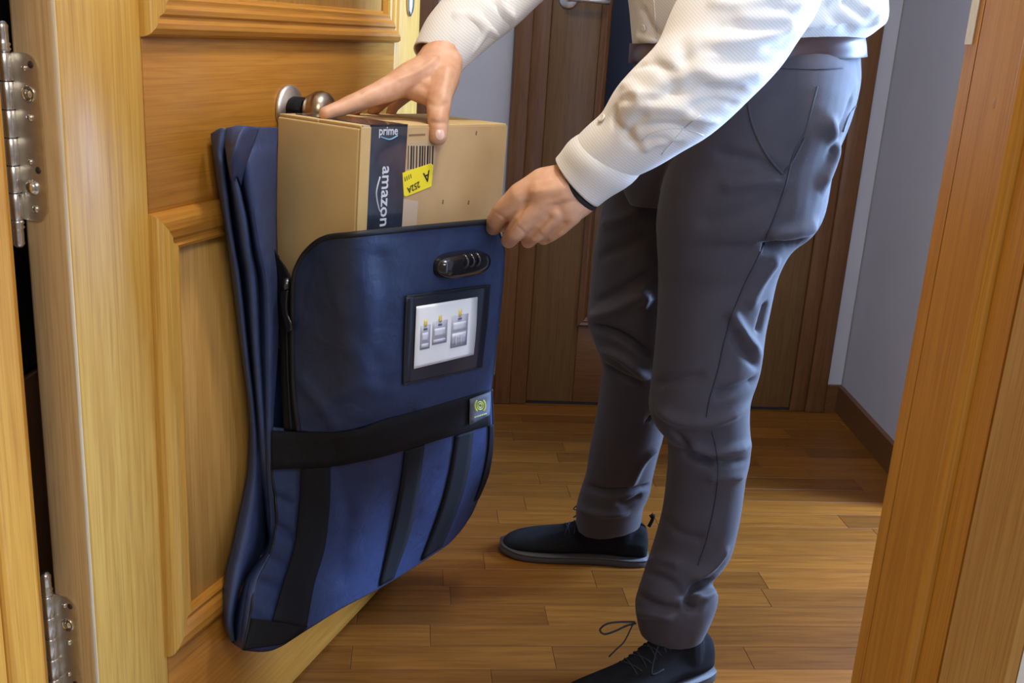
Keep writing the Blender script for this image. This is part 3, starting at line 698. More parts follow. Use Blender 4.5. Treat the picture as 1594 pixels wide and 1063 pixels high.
M['button'] = plain('pearl_button', (.72, .66, .56), .25, coat=.4)
M['shirt'], nt, b = node_mat('white_striped_shirt')
wvn = nt.nodes.new('ShaderNodeTexWave'); wvn.wave_type = 'BANDS'; wvn.bands_direction = 'X'; wvn.inputs['Scale'].default_value = 1
nt.links.new(objvec(nt, (88, 88, 88), 0, (0, R_(52), R_(10))), wvn.inputs['Vector'])
scol = ramp(nt, wvn.outputs['Fac'], [(.0, (.60, .56, .50)), (.25, (.71, .665, .60)), (1, (.725, .68, .615))])
nt.links.new(scol, b.inputs['Base Color']); b.inputs['Roughness'].default_value = .8
b.inputs['Sheen Weight'].default_value = .2; b.inputs['Subsurface Weight'].default_value = .04; b.inputs['Subsurface Scale'].default_value = .01
bump(nt, b, noise(nt, objvec(nt), 900, 2), .25, .0006)

def loft_v(rings, n=5, seg=40, k=.8, sq=2.0):
    """rings: (xl, yl, xr, yr, Y[, k]) pixel edges of the silhouette at depth Y"""
    C3, A3, K = [], [], []
    for r in rings:
        l, rr = at(r[0], r[1], r[4]), at(r[2], r[3], r[4])
        C3.append((l + rr) / 2); A3.append((rr - l) / 2); K.append([r[5] if len(r) > 5 else k])
    C3, A3, K = catmull(C3, n), catmull(A3, n), catmull(K, n)
    V, Fc = [], []; m = len(C3)
    for i in range(m):
        t = C3[min(i + 1, m - 1)] - C3[max(i - 1, 0)]; t /= np.linalg.norm(t)
        a = A3[i]; bb = np.cross(a, t); bb = bb / np.linalg.norm(bb) * np.linalg.norm(a) * K[i][0]
        for s in range(seg):
            th = 2 * math.pi * s / seg; c, d = math.cos(th), math.sin(th)
            c = math.copysign(abs(c) ** (2 / sq), c); d = math.copysign(abs(d) ** (2 / sq), d)
            V.append(C3[i] + a * c + bb * d)
    for i in range(m - 1):
        for s in range(seg): Fc.append([i * seg + s, i * seg + (s + 1) % seg, (i + 1) * seg + (s + 1) % seg, (i + 1) * seg + s])
    Fc += [list(range(seg))[::-1], [(m - 1) * seg + s for s in range(seg)]]
    return V, Fc
def caps_v(a, b, ra, rb, seg=16):
    """tapered capsule"""
    a, b = Vector(a), Vector(b); d = b - a; L = d.length; d = d.normalized() if L > 1e-6 else Vector((0, 0, 1))
    prof = []
    for t in np.linspace(-math.pi / 2, 0, 6): prof.append((max(ra * math.cos(t), 1e-5), ra * math.sin(t)))
    for t in np.linspace(0, math.pi / 2, 6): prof.append((max(rb * math.cos(t), 1e-5), L + rb * math.sin(t)))
    return lathe_v(prof, a, d, seg)
def fuse(parts, voxel, smooth=4, fac=.5):
    """union of closed shapes as one continuous mesh"""
    V, Fc = [], []
    for v, f in parts:
        o = len(V); V += [tuple(map(float, p)) for p in v]; Fc += [[i + o for i in q] for q in f]
    me = bpy.data.meshes.new('fuse'); me.from_pydata(V, [], Fc); me.update(); fix(me)
    o = bpy.data.objects.new('fuse', me); C.objects.link(o)
    r = o.modifiers.new('r', 'REMESH'); r.mode = 'VOXEL'; r.voxel_size = voxel; r.adaptivity = 0
    s = o.modifiers.new('s', 'SMOOTH'); s.iterations = smooth; s.factor = fac
    dg = bpy.context.evaluated_depsgraph_get(); dg.update()
    out = bpy.data.meshes.new_from_object(o.evaluated_get(dg)); bpy.data.objects.remove(o); return out
def coords(me):
    a = np.empty(len(me.vertices) * 3); me.vertices.foreach_get('co', a); return a.reshape(-1, 3)
def normals(me):
    a = np.empty(len(me.vertices) * 3); me.vertex_normals.foreach_get('vector', a); return a.reshape(-1, 3)
def hit(bvh, x, y):
    d = Vector(ray(x, y)).normalized(); h = bvh.ray_cast(Vector(CO), d); return h[0], h[1]
def on_surface(me_bvh, pts, n=6):
    out = []
    for p in catmull(pts, n):
        h, nn = hit(me_bvh, p[0], p[1])
        if h is not None:
            if out and (h - out[-1][0]).length > .06: continue
            out.append((h, nn))
    return out
def folds(me, creases, wrinkle=0, wscale=14, seed=0):
    """pushes the cloth along its normals: listed folds, then soft irregular ones"""
    bvh = BVHTree.FromPolygons([tuple(v.co) for v in me.vertices], [tuple(p.vertices) for p in me.polygons])
    co, nn = coords(me), normals(me); disp = np.zeros(len(co))
    for pts, amp, wd in creases:
        P = [np.array(h) for h, _ in on_surface(bvh, pts, 8)]
        if len(P) < 2: continue
        P = np.array(P); lo, hi = P.min(0) - 3 * wd, P.max(0) + 3 * wd
        idx = np.where(np.all((co > lo) & (co < hi), axis=1))[0]
        if not len(idx): continue
        d = np.full(len(idx), 1e9); tpar = np.zeros(len(idx))
        for i, (a, b) in enumerate(zip(P[:-1], P[1:])):
            ab = b - a; t = np.clip(((co[idx] - a) @ ab) / max(ab.dot(ab), 1e-12), 0, 1)
            q = np.linalg.norm(co[idx] - a - t[:, None] * ab, axis=1)
            m = q < d; d[m] = q[m]; tpar[m] = (i + t[m]) / (len(P) - 1)
        fade = np.clip(np.minimum(tpar, 1 - tpar) * 5 + .15, 0, 1)
        disp[idx] += amp * fade * np.exp(-(d / wd) ** 2)
    if wrinkle:
        rg = np.random.default_rng(seed)
        w_ = np.zeros(len(co))
        for k in range(9):
            dr_ = rg.normal(size=3); dr_ /= np.linalg.norm(dr_); f = wscale * rg.uniform(.7, 2.6)
            ph2 = rg.normal(size=3) * 7
            w_ += np.sin(co @ dr_ * f * 2 + 1.5 * np.sin(co @ ph2 + k) + rg.uniform(0, 6)) / (1 + k * .25)
        disp += wrinkle * w_ * .4
    co = co + nn * disp[:, None]
    me.vertices.foreach_set('co', co.ravel()); me.update()
def bvh_of(me): return BVHTree.FromPolygons([tuple(v.co) for v in me.vertices], [tuple(p.vertices) for p in me.polygons])

pc = at(1120, 560, 1.72)
# ---------- body: one mesh (head, neck, torso, arms, hands, legs)
def A3(p): return at(p[0], p[1], p[2])
def chain(pts): # (px, py, Y, r) consecutive tapered capsules
    return [caps_v(A3(a), A3(b), a[3], b[3]) for a, b in zip(pts[:-1], pts[1:])]
rh = []   # right hand, reaching over the parcel
rh += chain([(684, 92, 1.545, .030), (672, 112, 1.525, .031), (662, 126, 1.512, .027)])
rh += chain([(694, 98, 1.540, .025), (690, 122, 1.505, .0235), (683, 152, 1.478, .0190), (682, 186, 1.455, .0148), (682, 212, 1.449, .0132)])   # thumb
rh += chain([(668, 112, 1.51, .027), (640, 121, 1.495, .0235), (612, 136, 1.475, .0185), (566, 154, 1.438, .0132), (534, 167, 1.412, .0112), (507, 177, 1.392, .0094)])   # index
rh += chain([(668, 108, 1.53, .024), (645, 114, 1.525, .020), (620, 130, 1.520, .0150), (578, 152, 1.505, .0118), (554, 167, 1.512, .0102), (546, 182, 1.525, .0090)])
rh += chain([(676, 108, 1.55, .022), (655, 116, 1.55, .018), (632, 132, 1.55, .0135), (602, 152, 1.548, .0110), (584, 168, 1.556, .0096), (577, 183, 1.568, .0085)])
rh += chain([(684, 108, 1.56, .020), (668, 120, 1.575, .016), (650, 135, 1.58, .0120), (628, 152, 1.588, .0095), (613, 166, 1.594, .0084), (607, 179, 1.60, .0074)])
rh += chain([(652, 132, 1.500, .020), (676, 142, 1.488, .018)]) + chain([(636, 138, 1.49, .014), (668, 150, 1.482, .014)])
rh += chain([(750, 14, 1.60, .028), (705, 64, 1.565, .028), (684, 92, 1.545, .028)])
lh = []   # left hand, pinching the bag's corner
lh += chain([(902, 292, 1.460, .030), (876, 294, 1.455, .031), (846, 300, 1.455, .028)]) + chain([(904, 306, 1.460, .027), (882, 320, 1.455, .028), (866, 334, 1.455, .023)])
lh += chain([(880, 282, 1.460, .025), (846, 288, 1.460, .0255), (812, 305, 1.460, .0205), (784, 328, 1.470, .0158), (772, 344, 1.483, .0140), (768, 354, 1.497, .0120)])  # index
lh += chain([(880, 300, 1.455, .026), (845, 314, 1.450, .0215), (815, 344, 1.450, .0155), (803, 360, 1.460, .0142), (792, 374, 1.481, .0118)])
lh += chain([(885, 310, 1.455, .026), (866, 328, 1.447, .0195), (845, 352, 1.450, .0142), (833, 364, 1.460, .0130), (822, 375, 1.481, .0108)])
lh += chain([(892, 316, 1.455, .024), (886, 334, 1.447, .0180), (872, 354, 1.450, .0125), (858, 364, 1.460, .0112), (846, 371, 1.481, .0096)])
lh += chain([(880, 290, 1.485, .022), (845, 300, 1.500, .0180), (805, 330, 1.508, .0150), (780, 350, 1.515, .0120)])   # thumb behind
lh += chain([(1000, 222, 1.430, .030), (940, 264, 1.445, .028), (903, 295, 1.460, .028)])
mh = fuse(rh, .0021, 5, .5); ml = fuse(lh, .0021, 5, .5)
folds(mh, [([(560, 142), (563, 152), (566, 164)], -.0010, .003), ([(668, 188), (682, 192), (698, 190)], -.0012, .0025), ([(664, 158), (680, 166), (699, 160)], -.0010, .004),
           ([(690, 80), (650, 112), (612, 125)], .0016, .004), ([(700, 100), (694, 130), (690, 160)], .0018, .006)], .0004, 60, 3)
folds(ml, [([(822, 310), (808, 334), (783, 368)], -.0035, .0042), ([(858, 335), (838, 356), (811, 385)], -.0035, .0042), ([(882, 345), (866, 362), (846, 380)], -.0030, .0038),
           ([(890, 290), (855, 296), (822, 300)], .0014, .005), ([(892, 305), (870, 312), (848, 316)], .0014, .005), ([(770, 330), (780, 336), (790, 344)], -.0010, .0025),
           ([(805, 352), (812, 358), (820, 366)], -.0010, .0025), ([(835, 360), (841, 364), (848, 372)], -.0009, .0025)], .0005, 55, 5)
big = []
hc = at(935, -415, 1.67)           # head centre
nk = at(1015, -300, 1.70)
fd = Vector((-.86, -.28, -.42)).normalized(); side = fd.cross(Vector((0, 0, 1))).normalized(); hu = side.cross(fd).normalized()
def hp(f, s, u): return Vector(hc) + fd * f + side * s + hu * u
headp = [caps_v(hp(-.02, 0, .025), hp(.025, 0, .02), .092, .082), caps_v(hp(.035, 0, -.04), hp(.045, 0, -.085), .062, .040),
         caps_v(hp(.098, 0, .012), hp(.118, 0, -.022), .010, .014), caps_v(hp(.07, -.02, -.055), hp(.07, .02, -.055), .022, .022),
         caps_v(hp(.085, -.022, .022), hp(.085, .022, .022), .014, .014),
         caps_v(hp(.082, -.02, -.062), hp(.082, .02, -.062), .010, .010), caps_v(hp(.083, -.014, -.074), hp(.083, .014, -.074), .009, .009)]
for s in (-1, 1): headp += [caps_v(hp(0, .083 * s, .02), hp(.004, .083 * s, -.028), .017, .010)]
headp += [caps_v(hp(-.03, 0, -.05), nk, .060, .066), caps_v(nk, at(1070, -210, 1.70), .066, .085)]
mhd = fuse(headp, .004, 3)
torso = [loft_v([(1010, 130, 1305, 120, 1.75, .5), (1000, 60, 1320, 45, 1.73), (990, -60, 1330, -60, 1.72), (960, -160, 1300, -150, 1.71), (1000, -225, 1220, -215, 1.70, .5), (1040, -270, 1130, -262, 1.70)], 3, 28, .6)]
ls, rs = at(1205, -190, 1.58), at(1000, -215, 1.84)
torso += [caps_v(at(1130, -195, 1.70), ls, .055, .045), caps_v(at(1080, -195, 1.74), rs, .055, .045)]
torso += [caps_v(ls, at(1120, 90, 1.44), .044, .038), caps_v(at(1120, 90, 1.44), at(985, 228, 1.44), .038, .028)]
torso += [caps_v(rs, at(870, -70, 1.72), .045, .036), caps_v(at(870, -70, 1.72), at(745, 20, 1.60), .034, .026)]
torso += [caps_v(at(1190, 210, 1.70), at(1095, 600, 1.62), .075, .05), caps_v(at(1095, 600, 1.62), at(1082, 820, 1.63), .045, .036), caps_v(at(1082, 820, 1.63), at(1054, 950, 1.605), .036, .03),
          caps_v(at(1050, 190, 1.88), at(985, 520, 1.86), .085, .052), caps_v(at(985, 520, 1.86), at(955, 815, 1.97), .045, .03),
          caps_v(at(1070, 170, 1.82), at(1180, 170, 1.74), .07, .07)]
mt = fuse(torso, .012, 3)
bm = bmesh.new()
for me in (mt, mh, ml, mhd): bm.from_mesh(me)
me = bpy.data.meshes.new('person'); bm.to_mesh(me); bm.free(); me.materials.clear()
per = bpy.data.objects.new('person', me); C.objects.link(per); me.materials.append(M['skin']); me.shade_smooth()
fl = np.array([pc[0], pc[1], 0.])
me.transform(Matrix.Translation(Vector(-fl))); per.matrix_basis = Matrix.Translation(Vector(fl))
tag(per, 'person in white striped shirt and grey trousers pushing a parcel into the blue bag', 'person')
def pmesh(name, me, mat): me.name = name; me.materials.clear(); return link(name, me, mat, per, True)
# nails
def nail(px, py, Y, rad, axis_px, me, mat='nail'):
    bvh = bvh_of(me); h, n = hit(bvh, px, py)
    if h is None: return
    ax = Vector(A3((axis_px[0], axis_px[1], Y))) - Vector(A3((px, py, Y))); ax = (ax - n * ax.dot(n)).normalized(); sd = n.cross(ax)
    V = []; Fc = []
    for i in range(5):
        for k in range(14):
            t = 2 * math.pi * k / 14; r = (i + .0001) / 4
            V.append(h + ax * rad * 1.25 * r * math.cos(t) + sd * rad * r * math.sin(t) + n * (.0006 - .0012 * r * r))
    for i in range(4):
        for k in range(14): Fc.append([i * 14 + k, i * 14 + (k + 1) % 14, (i + 1) * 14 + (k + 1) % 14, (i + 1) * 14 + k])
    mk('fingernail', V, Fc, mat, per, True)
nail(685, 209, 1.455, .0062, (686, 222), mh)
# eyes, hair
for s in (-1, 1):
    lathe('eye', [(.0001, -.011), (.008, -.008), (.011, 0), (.008, .008), (.0001, .011)], hp(.080, .031 * s, .004), fd, plain('eye_white', (.8, .78, .75), .2), per, 16)
hair = fuse([caps_v(hp(-.035, 0, .035), hp(.01, 0, .045), .096, .086), caps_v(hp(-.045, 0, -.01), hp(-.05, 0, -.04), .080, .060)], .005, 3)
folds(hair, [], .002, 60, 2); pmesh('hair', hair, 'hair')

# ---------- trousers
TN = [(1100, 122, 1332, 114, 1.725, .78), (1078, 162, 1333, 152, 1.695, .84), (1062, 205, 1318, 190, 1.67), (1036, 270, 1296, 255, 1.66), (1022, 335, 1281, 331, 1.65), (1021, 375, 1256, 372, 1.645), (1022, 400, 1226, 398, 1.64), (1023, 440, 1212, 430, 1.64),
      (1022, 500, 1200, 485, 1.63), (1018, 555, 1192, 525, 1.62), (1013, 600, 1184, 580, 1.61), (1010, 632, 1170, 620, 1.605), (1017, 658, 1168, 652, 1.605), (1034, 678, 1170, 685, 1.61), (1039, 705, 1168, 712, 1.61),
      (1037, 745, 1161, 742, 1.62), (1031, 790, 1152, 805, 1.625), (1022, 830, 1138, 860, 1.63), (1010, 870, 1122, 888, 1.62), (997, 908, 1108, 906, 1.61), (989, 935, 1118, 926, 1.60), (991, 962, 1110, 957, 1.598), (996, 984, 1095, 990, 1.598)]
TF = [(990, 150, 1200, 150, 1.86), (955, 220, 1130, 210, 1.86), (944, 275, 1100, 270, 1.85), (936, 330, 1090, 330, 1.85), (923, 398, 1080, 398, 1.85), (917, 462, 1075, 465, 1.85), (914, 500, 1068, 500, 1.855),
      (926, 535, 1060, 540, 1.86), (937, 565, 1052, 568, 1.87), (934, 616, 1045, 618, 1.89), (926, 670, 1034, 666, 1.91), (919, 705, 1024, 702, 1.93), (913, 740, 1015, 738, 1.945), (904, 763, 1011, 763, 1.955),
      (896, 790, 1003, 783, 1.965), (896, 812, 1001, 803, 1.975), (900, 826, 998, 818, 1.975)]
PV = [(988, 78, 1337, 62, 1.75, .62), (984, 105, 1338, 96, 1.75, .67), (975, 150, 1336, 132, 1.75, .72), (965, 210, 1319, 188, 1.755, .72), (958, 262, 1300, 240, 1.755, .6), (980, 320, 1275, 315, 1.75, .5)]
tm = fuse([loft_v(TN, 4, 40, .88), loft_v(TF, 4, 36, .9), loft_v(PV, 4, 44, .62)], .0042, 6)
cre = [  # (pixel path, height, half width)
 ([(1012, 650), (1045, 668), (1095, 672), (1140, 664), (1172, 648)], -.012, .011), ([(1020, 635), (1060, 655), (1110, 656), (1165, 632)], .008, .012), ([(1070, 690), (1110, 702), (1170, 694)], .007, .010),
 ([(1060, 700), (1085, 716), (1130, 722), (1168, 716)], -.006, .009), ([(1045, 668), (1075, 700), (1110, 728)], -.006, .008), ([(1100, 745), (1160, 742)], .004, .010),
 ([(1182, 590), (1150, 606), (1110, 616)], -.007, .011), ([(1192, 560), (1165, 530), (1145, 500), (1138, 480)], .007, .011), ([(1142, 510), (1150, 540), (1185, 575)], -.005, .009), ([(1020, 600), (1050, 590), (1100, 585)], -.004, .010),
 ([(1258, 376), (1215, 382), (1190, 380)], -.016, .012), ([(1270, 350), (1230, 362), (1190, 365)], .008, .014), ([(1222, 272), (1180, 252), (1110, 235)], -.004, .010), ([(1222, 280), (1170, 285), (1120, 290)], .004, .012), ([(1225, 300), (1160, 330), (1080, 345)], -.003, .014),
 ([(1330, 150), (1315, 190), (1290, 240)], -.005, .012), ([(1285, 180), (1300, 230), (1275, 300)], .006, .016), ([(1215, 400), (1185, 440), (1165, 480)], .005, .014), ([(1195, 470), (1180, 520)], -.005, .010),
 ([(1106, 905), (1080, 918), (1070, 940), (1085, 948)], -.014, .009), ([(1118, 918), (1095, 930), (1080, 925)], .006, .008), ([(1133, 850), (1110, 880), (1078, 905)], .005, .009), ([(992, 925), (1030, 945), (1062, 948)], -.007, .008), ([(1002, 890), (1040, 905), (1065, 930)], -.005, .009),
 ([(990, 955), (1020, 955), (1050, 965)], .006, .009), ([(1005, 880), (1030, 870), (1060, 880)], .004, .009), ([(1030, 800), (1060, 830), (1100, 840)], -.003, .012),
 # far leg
 ([(912, 508), (940, 512), (980, 530), (1015, 555)], -.010, .010), ([(914, 495), (960, 480), (1010, 450)], .006, .012), ([(925, 470), (970, 450), (1015, 420)], -.005, .010), ([(935, 545), (965, 555), (1010, 590)], .007, .011), ([(918, 535), (950, 575), (1000, 600)], -.006, .010),
 ([(930, 400), (970, 385), (1015, 360)], -.004, .012), ([(935, 350), (970, 340), (1015, 320)], .004, .012), ([(1030, 690), (1000, 720), (980, 760)], .005, .010), ([(912, 755), (945, 765), (990, 762), (1012, 755)], -.008, .009), ([(1000, 770), (975, 785), (960, 780)], -.007, .008), ([(898, 790), (930, 800), (980, 800)], .005, .010),
 ([(1010, 460), (1000, 480)], .006, .008)]
folds(tm, [(a, h * 1.6, w_ * .85) for a, h, w_ in cre], .0022, 12, 4)
tro = pmesh('trousers', tm, 'trouser'); tro['label'] = 'dark grey cotton trousers'
tb = BVHTree.FromPolygons([tuple(v.co + Vector(fl)) for v in tm.vertices], [tuple(p.vertices) for p in tm.polygons])
def stitched(name, pts, r, mat, lift=.0004, n=8):
    h = on_surface(tb, pts, n)
    if len(h) > 2: tube(name, [a + b * lift for a, b in h], r, mat, tro, 6)
stitched('side_seam', [(1272, 135), (1264, 165), (1253, 205), (1235, 240), (1222, 290), (1205, 340), (1180, 400), (1160, 440), (1140, 490), (1128, 530), (1117, 580), (1105, 620), (1100, 650)], .0015, 'thread')
stitched('side_seam', [(1108, 672), (1113, 690), (1118, 730), (1113, 780), (1100, 840), (1086, 880)], .0012, 'thread')
stitched('pocket_welt', [(1164, 158), (1172, 195), (1190, 235), (1218, 271)], .0022, 'trouser', .0012)
stitched('pocket_welt', [(1218, 271), (1235, 248), (1252, 215)], .0014, 'thread')
stitched('waist_seam', [(1205, 106), (1250, 108), (1280, 108), (1312, 106)], .0012, 'thread')
stitched('back_pocket_seam', [(1332, 165), (1322, 178), (1312, 205)], .0012, 'thread')
# belt and loops
def ringband(rows, mat, name, parent, grow=1.0, thick=.004, k=.62, off=0, seg=72):
    G = []
    for r in rows:
        l, rr = at(r[0], r[1], r[4]), at(r[2], r[3], r[4]); c = (l + rr) / 2; a = (rr - l) / 2 * grow
        nrm = np.cross(a, np.array([0, 0, 1.])); bb = nrm / np.linalg.norm(nrm) * np.linalg.norm(a) * (r[5] if len(r) > 5 else k)
        G.append([c + a * math.cos(t) + bb * math.sin(t) for t in np.linspace(0, 2 * math.pi, seg)])
    return gridmesh(name, G, mat, parent, thick, 1)
belt = ringband([(984, 68, 1338, 50, 1.75, .70), (983, 86, 1341, 70, 1.75, .72), (982, 98, 1342, 88, 1.75, .74)], 'belt', 'belt', per, 1.0, .004)
for (x0_, x1_) in ((1321, 1332), (1150, 1160)):
    bb_ = []
    for yy in (58, 66, 78, 92, 101, 105): bb_.append([at(x0_, yy, 1.61 if x0_ < 1200 else 1.690), at(x1_, yy, 1.61 if x0_ < 1200 else 1.700)])
    gridmesh('belt_loop', bb_, 'trouser', tro, .004, 0)
# ---------- shirt
SH = [(986, 84, 1334, 62, 1.75, .66), (984, 64, 1356, 50, 1.75, .70), (982, 40, 1375, 32, 1.75, .72), (978, 0, 1379, 0, 1.745, .72), (962, -90, 1362, -70, 1.735, .7), (945, -170, 1330, -150, 1.725, .66), (965, -240, 1275, -225, 1.72, .6), (1000, -285, 1190, -270, 1.71, .6), (1020, -310, 1120, -300, 1.705, .8)]
SL = [(1110, -235, 1262, -215, 1.62), (1115, -165, 1278, -140, 1.56), (1085, -70, 1282, -50, 1.51), (1046, 15, 1276, 12, 1.465), (1022, 70, 1236, 75, 1.445), (984, 108, 1208, 112, 1.435), (960, 138, 1165, 156, 1.432),
      (944, 166, 1116, 197, 1.434), (934, 180, 1072, 227, 1.438), (912, 197, 1028, 255, 1.443), (890, 218, 984, 276, 1.448), (874, 238, 950, 303, 1.452)]
SR = [(1040, -250, 940, -262, 1.84), (1000, -150, 870, -230, 1.80), (930, -60, 800, -160, 1.735), (868, -18, 745, -85, 1.68), (822, 22, 715, -35, 1.635), (790, 50, 690, 5, 1.60), (752, 78, 668, 32, 1.575), (728, 98, 654, 56, 1.56)]
sm_ = fuse([loft_v(SH, 4, 44, .7), loft_v(SL, 4, 36, .85), loft_v(SR, 4, 32, .85), caps_v(at(1150, -200, 1.70), at(1190, -180, 1.60), .085, .075), caps_v(at(1080, -210, 1.74), at(1000, -205, 1.82), .08, .07)], .0042, 5)
scr = [([(1060, 60), (1075, 110), (1120, 150)], -.004, .012), ([(1240, 60), (1180, 90), (1100, 100)], -.005, .013), ([(1250, 40), (1170, 60), (1090, 62)], .005, .012), ([(1195, 115), (1130, 118), (1060, 108)], .005, .012),
       ([(1175, 140), (1120, 138), (1060, 140), (1010, 160)], -.006, .011), ([(1105, 190), (1060, 170), (1000, 165), (960, 172)], .005, .010), ([(1090, 205), (1040, 195), (990, 200)], -.005, .008), ([(962, 165), (955, 185), (975, 210), (995, 230)], -.006, .007),
       ([(1010, 175), (985, 195), (975, 215)], -.004, .007), ([(1060, 215), (1020, 222), (1000, 235)], .004, .008), ([(965, 130), (990, 140), (1000, 160)], .004, .009), ([(1010, 85), (1040, 120), (1050, 150)], -.003, .010),
       ([(1130, 30), (1100, 70), (1050, 100)], -.003, .012), ([(1262, 5), (1200, 30), (1140, 20)], .004, .014), ([(1062, -20), (1060, 30), (1040, 60)], -.010, .010),
       ([(1000, 10), (1020, 50), (1050, 60)], -.006, .009), ([(990, 55), (1020, 62), (1045, 55)], .006, .009), ([(1290, 0), (1300, 30), (1330, 50)], -.005, .010), ([(1340, 10), (1370, 20), (1360, 40)], .005, .010), ([(1310, 0), (1350, 25)], -.005, .008),
       ([(790, 50), (770, 35), (760, 15)], -.006, .009), ([(800, 30), (782, 12), (775, -5)], .006, .009), ([(745, 60), (735, 40), (720, 20)], -.003, .009), ([(700, 20), (740, 30), (780, 55)], .003, .010)]
scr += [([(1230, 85), (1190, 70), (1150, 80), (1100, 78)], -.004, .008), ([(1180, 150), (1150, 130), (1110, 128), (1080, 140)], .004, .007), ([(1150, 165), (1110, 158), (1070, 170)], -.004, .006),
        ([(1120, 190), (1085, 180), (1060, 186)], .004, .006), ([(1060, 225), (1030, 215), (1005, 222)], -.003, .006), ([(1270, 15), (1240, 20), (1200, 10)], -.004, .008), ([(990, 105), (1020, 100), (1060, 115)], -.003, .007),
        ([(965, 150), (1000, 145), (1040, 150)], .003, .006), ([(730, 90), (745, 70), (760, 40)], .003, .007), ([(1100, 0), (1150, 5), (1220, -10)], .004, .010), ([(1130, 40), (1180, 45), (1230, 40)], -.004, .009)]
folds(sm_, [(a, h * 1.15, w_ * .85) for a, h, w_ in scr], .0018, 14, 9)
shirt = pmesh('shirt', sm_, 'shirt'); shirt['label'] = 'off-white fine-striped shirt'
sb = BVHTree.FromPolygons([tuple(v.co + Vector(fl)) for v in sm_.vertices], [tuple(p.vertices) for p in sm_.polygons])
def cuff(rows, name='cuff'):
    G = []
    for r in rows:
        l, rr = at(r[0], r[1], r[4]), at(r[2], r[3], r[4]); c = (l + rr) / 2; a = (rr - l) / 2
        ax = np.array(r[6]); bb = np.cross(a, ax); bb = bb / np.linalg.norm(bb) * np.linalg.norm(a) * r[5]
        G.append([c + a * math.cos(t) + bb * math.sin(t) for t in np.linspace(0, 2 * math.pi, 48)])
    G = np.array(G); G = np.array([catmull(G[:, j], 4) for j in range(G.shape[1])]).transpose(1, 0, 2)
    return gridmesh(name, G, 'shirt', shirt, .0022, -1)
axl = at(1000, 225, 1.44) - at(895, 285, 1.46); axr = at(760, 30, 1.60) - at(684, 90, 1.545)
cuff([(916, 202, 1008, 256, 1.445, .76, axl), (888, 218, 984, 284, 1.448, .84, axl), (872, 238, 950, 306, 1.454, .84, axl), (865, 246, 932, 320, 1.457, .84, axl)])
cuff([(792, 46, 690, -2, 1.60, .82, axr), (752, 80, 664, 30, 1.575, .82, axr), (730, 100, 650, 58, 1.56, .82, axr), (716, 112, 644, 72, 1.553, .82, axr)])
def btn(px, py, r=.0055):
    h, n = hit(sb, px, py)
    if h is not None:
        o = lathe('button', [(r, 0), (r, .0015), (r * .8, .0026), (r * .6, .0018), (.0001, .0017)], h + n * .0012, n, 'button', shirt, 20)
btn(1003, 43); btn(938, 185, .006)
for P in ([(1018, 0), (1020, 30), (1022, 60)],):
    h = on_surface(sb, P, 6)
    if len(h) > 2: tube('placket_seam', [a + b * .0006 for a, b in h], .0011, 'shirt', shirt, 6)
for P in ([(1108, 215), (1060, 200), (1020, 205), (1000, 218)], [(1030, 240), (1065, 200), (1090, 180)]):
    h = on_surface(sb, P, 6)
    if len(h) > 2: tube('sleeve_seam', [a + b * .0004 for a, b in h], .0009, 'shirt', shirt, 6)
cA = Vector(nk) * .45 + Vector(at(1070, -210, 1.70)) * .55; cX = (Vector(nk) - Vector(at(1070, -210, 1.70))).normalized(); u1 = cX.orthogonal().normalized(); u2 = cX.cross(u1)
gridmesh('collar', [[cA + cX * h + (u1 * math.cos(t) + u2 * math.sin(t)) * r for t in np.linspace(0, 2 * math.pi, 40)] for h, r in ((-.03, .098), (-.005, .090), (.018, .080), (.040, .076), (.036, .082), (.012, .092), (-.02, .108))], 'shirt', shirt, .0015, 1)
# wrist band
l, r2 = at(874, 260, 1.457), at(925, 321, 1.462); c = (l + r2) / 2; a = (r2 - l) / 2; bb = np.cross(a, axl); bb = bb / np.linalg.norm(bb) * np.linalg.norm(a) * .85
wb = tube('wrist_band', [c + a * math.cos(t) + bb * math.sin(t) for t in np.linspace(0, 2 * math.pi, 33)[:-1]], .0045, 'lace', per, 10, True)
wb['label'] = 'black wrist band below the left cuff'

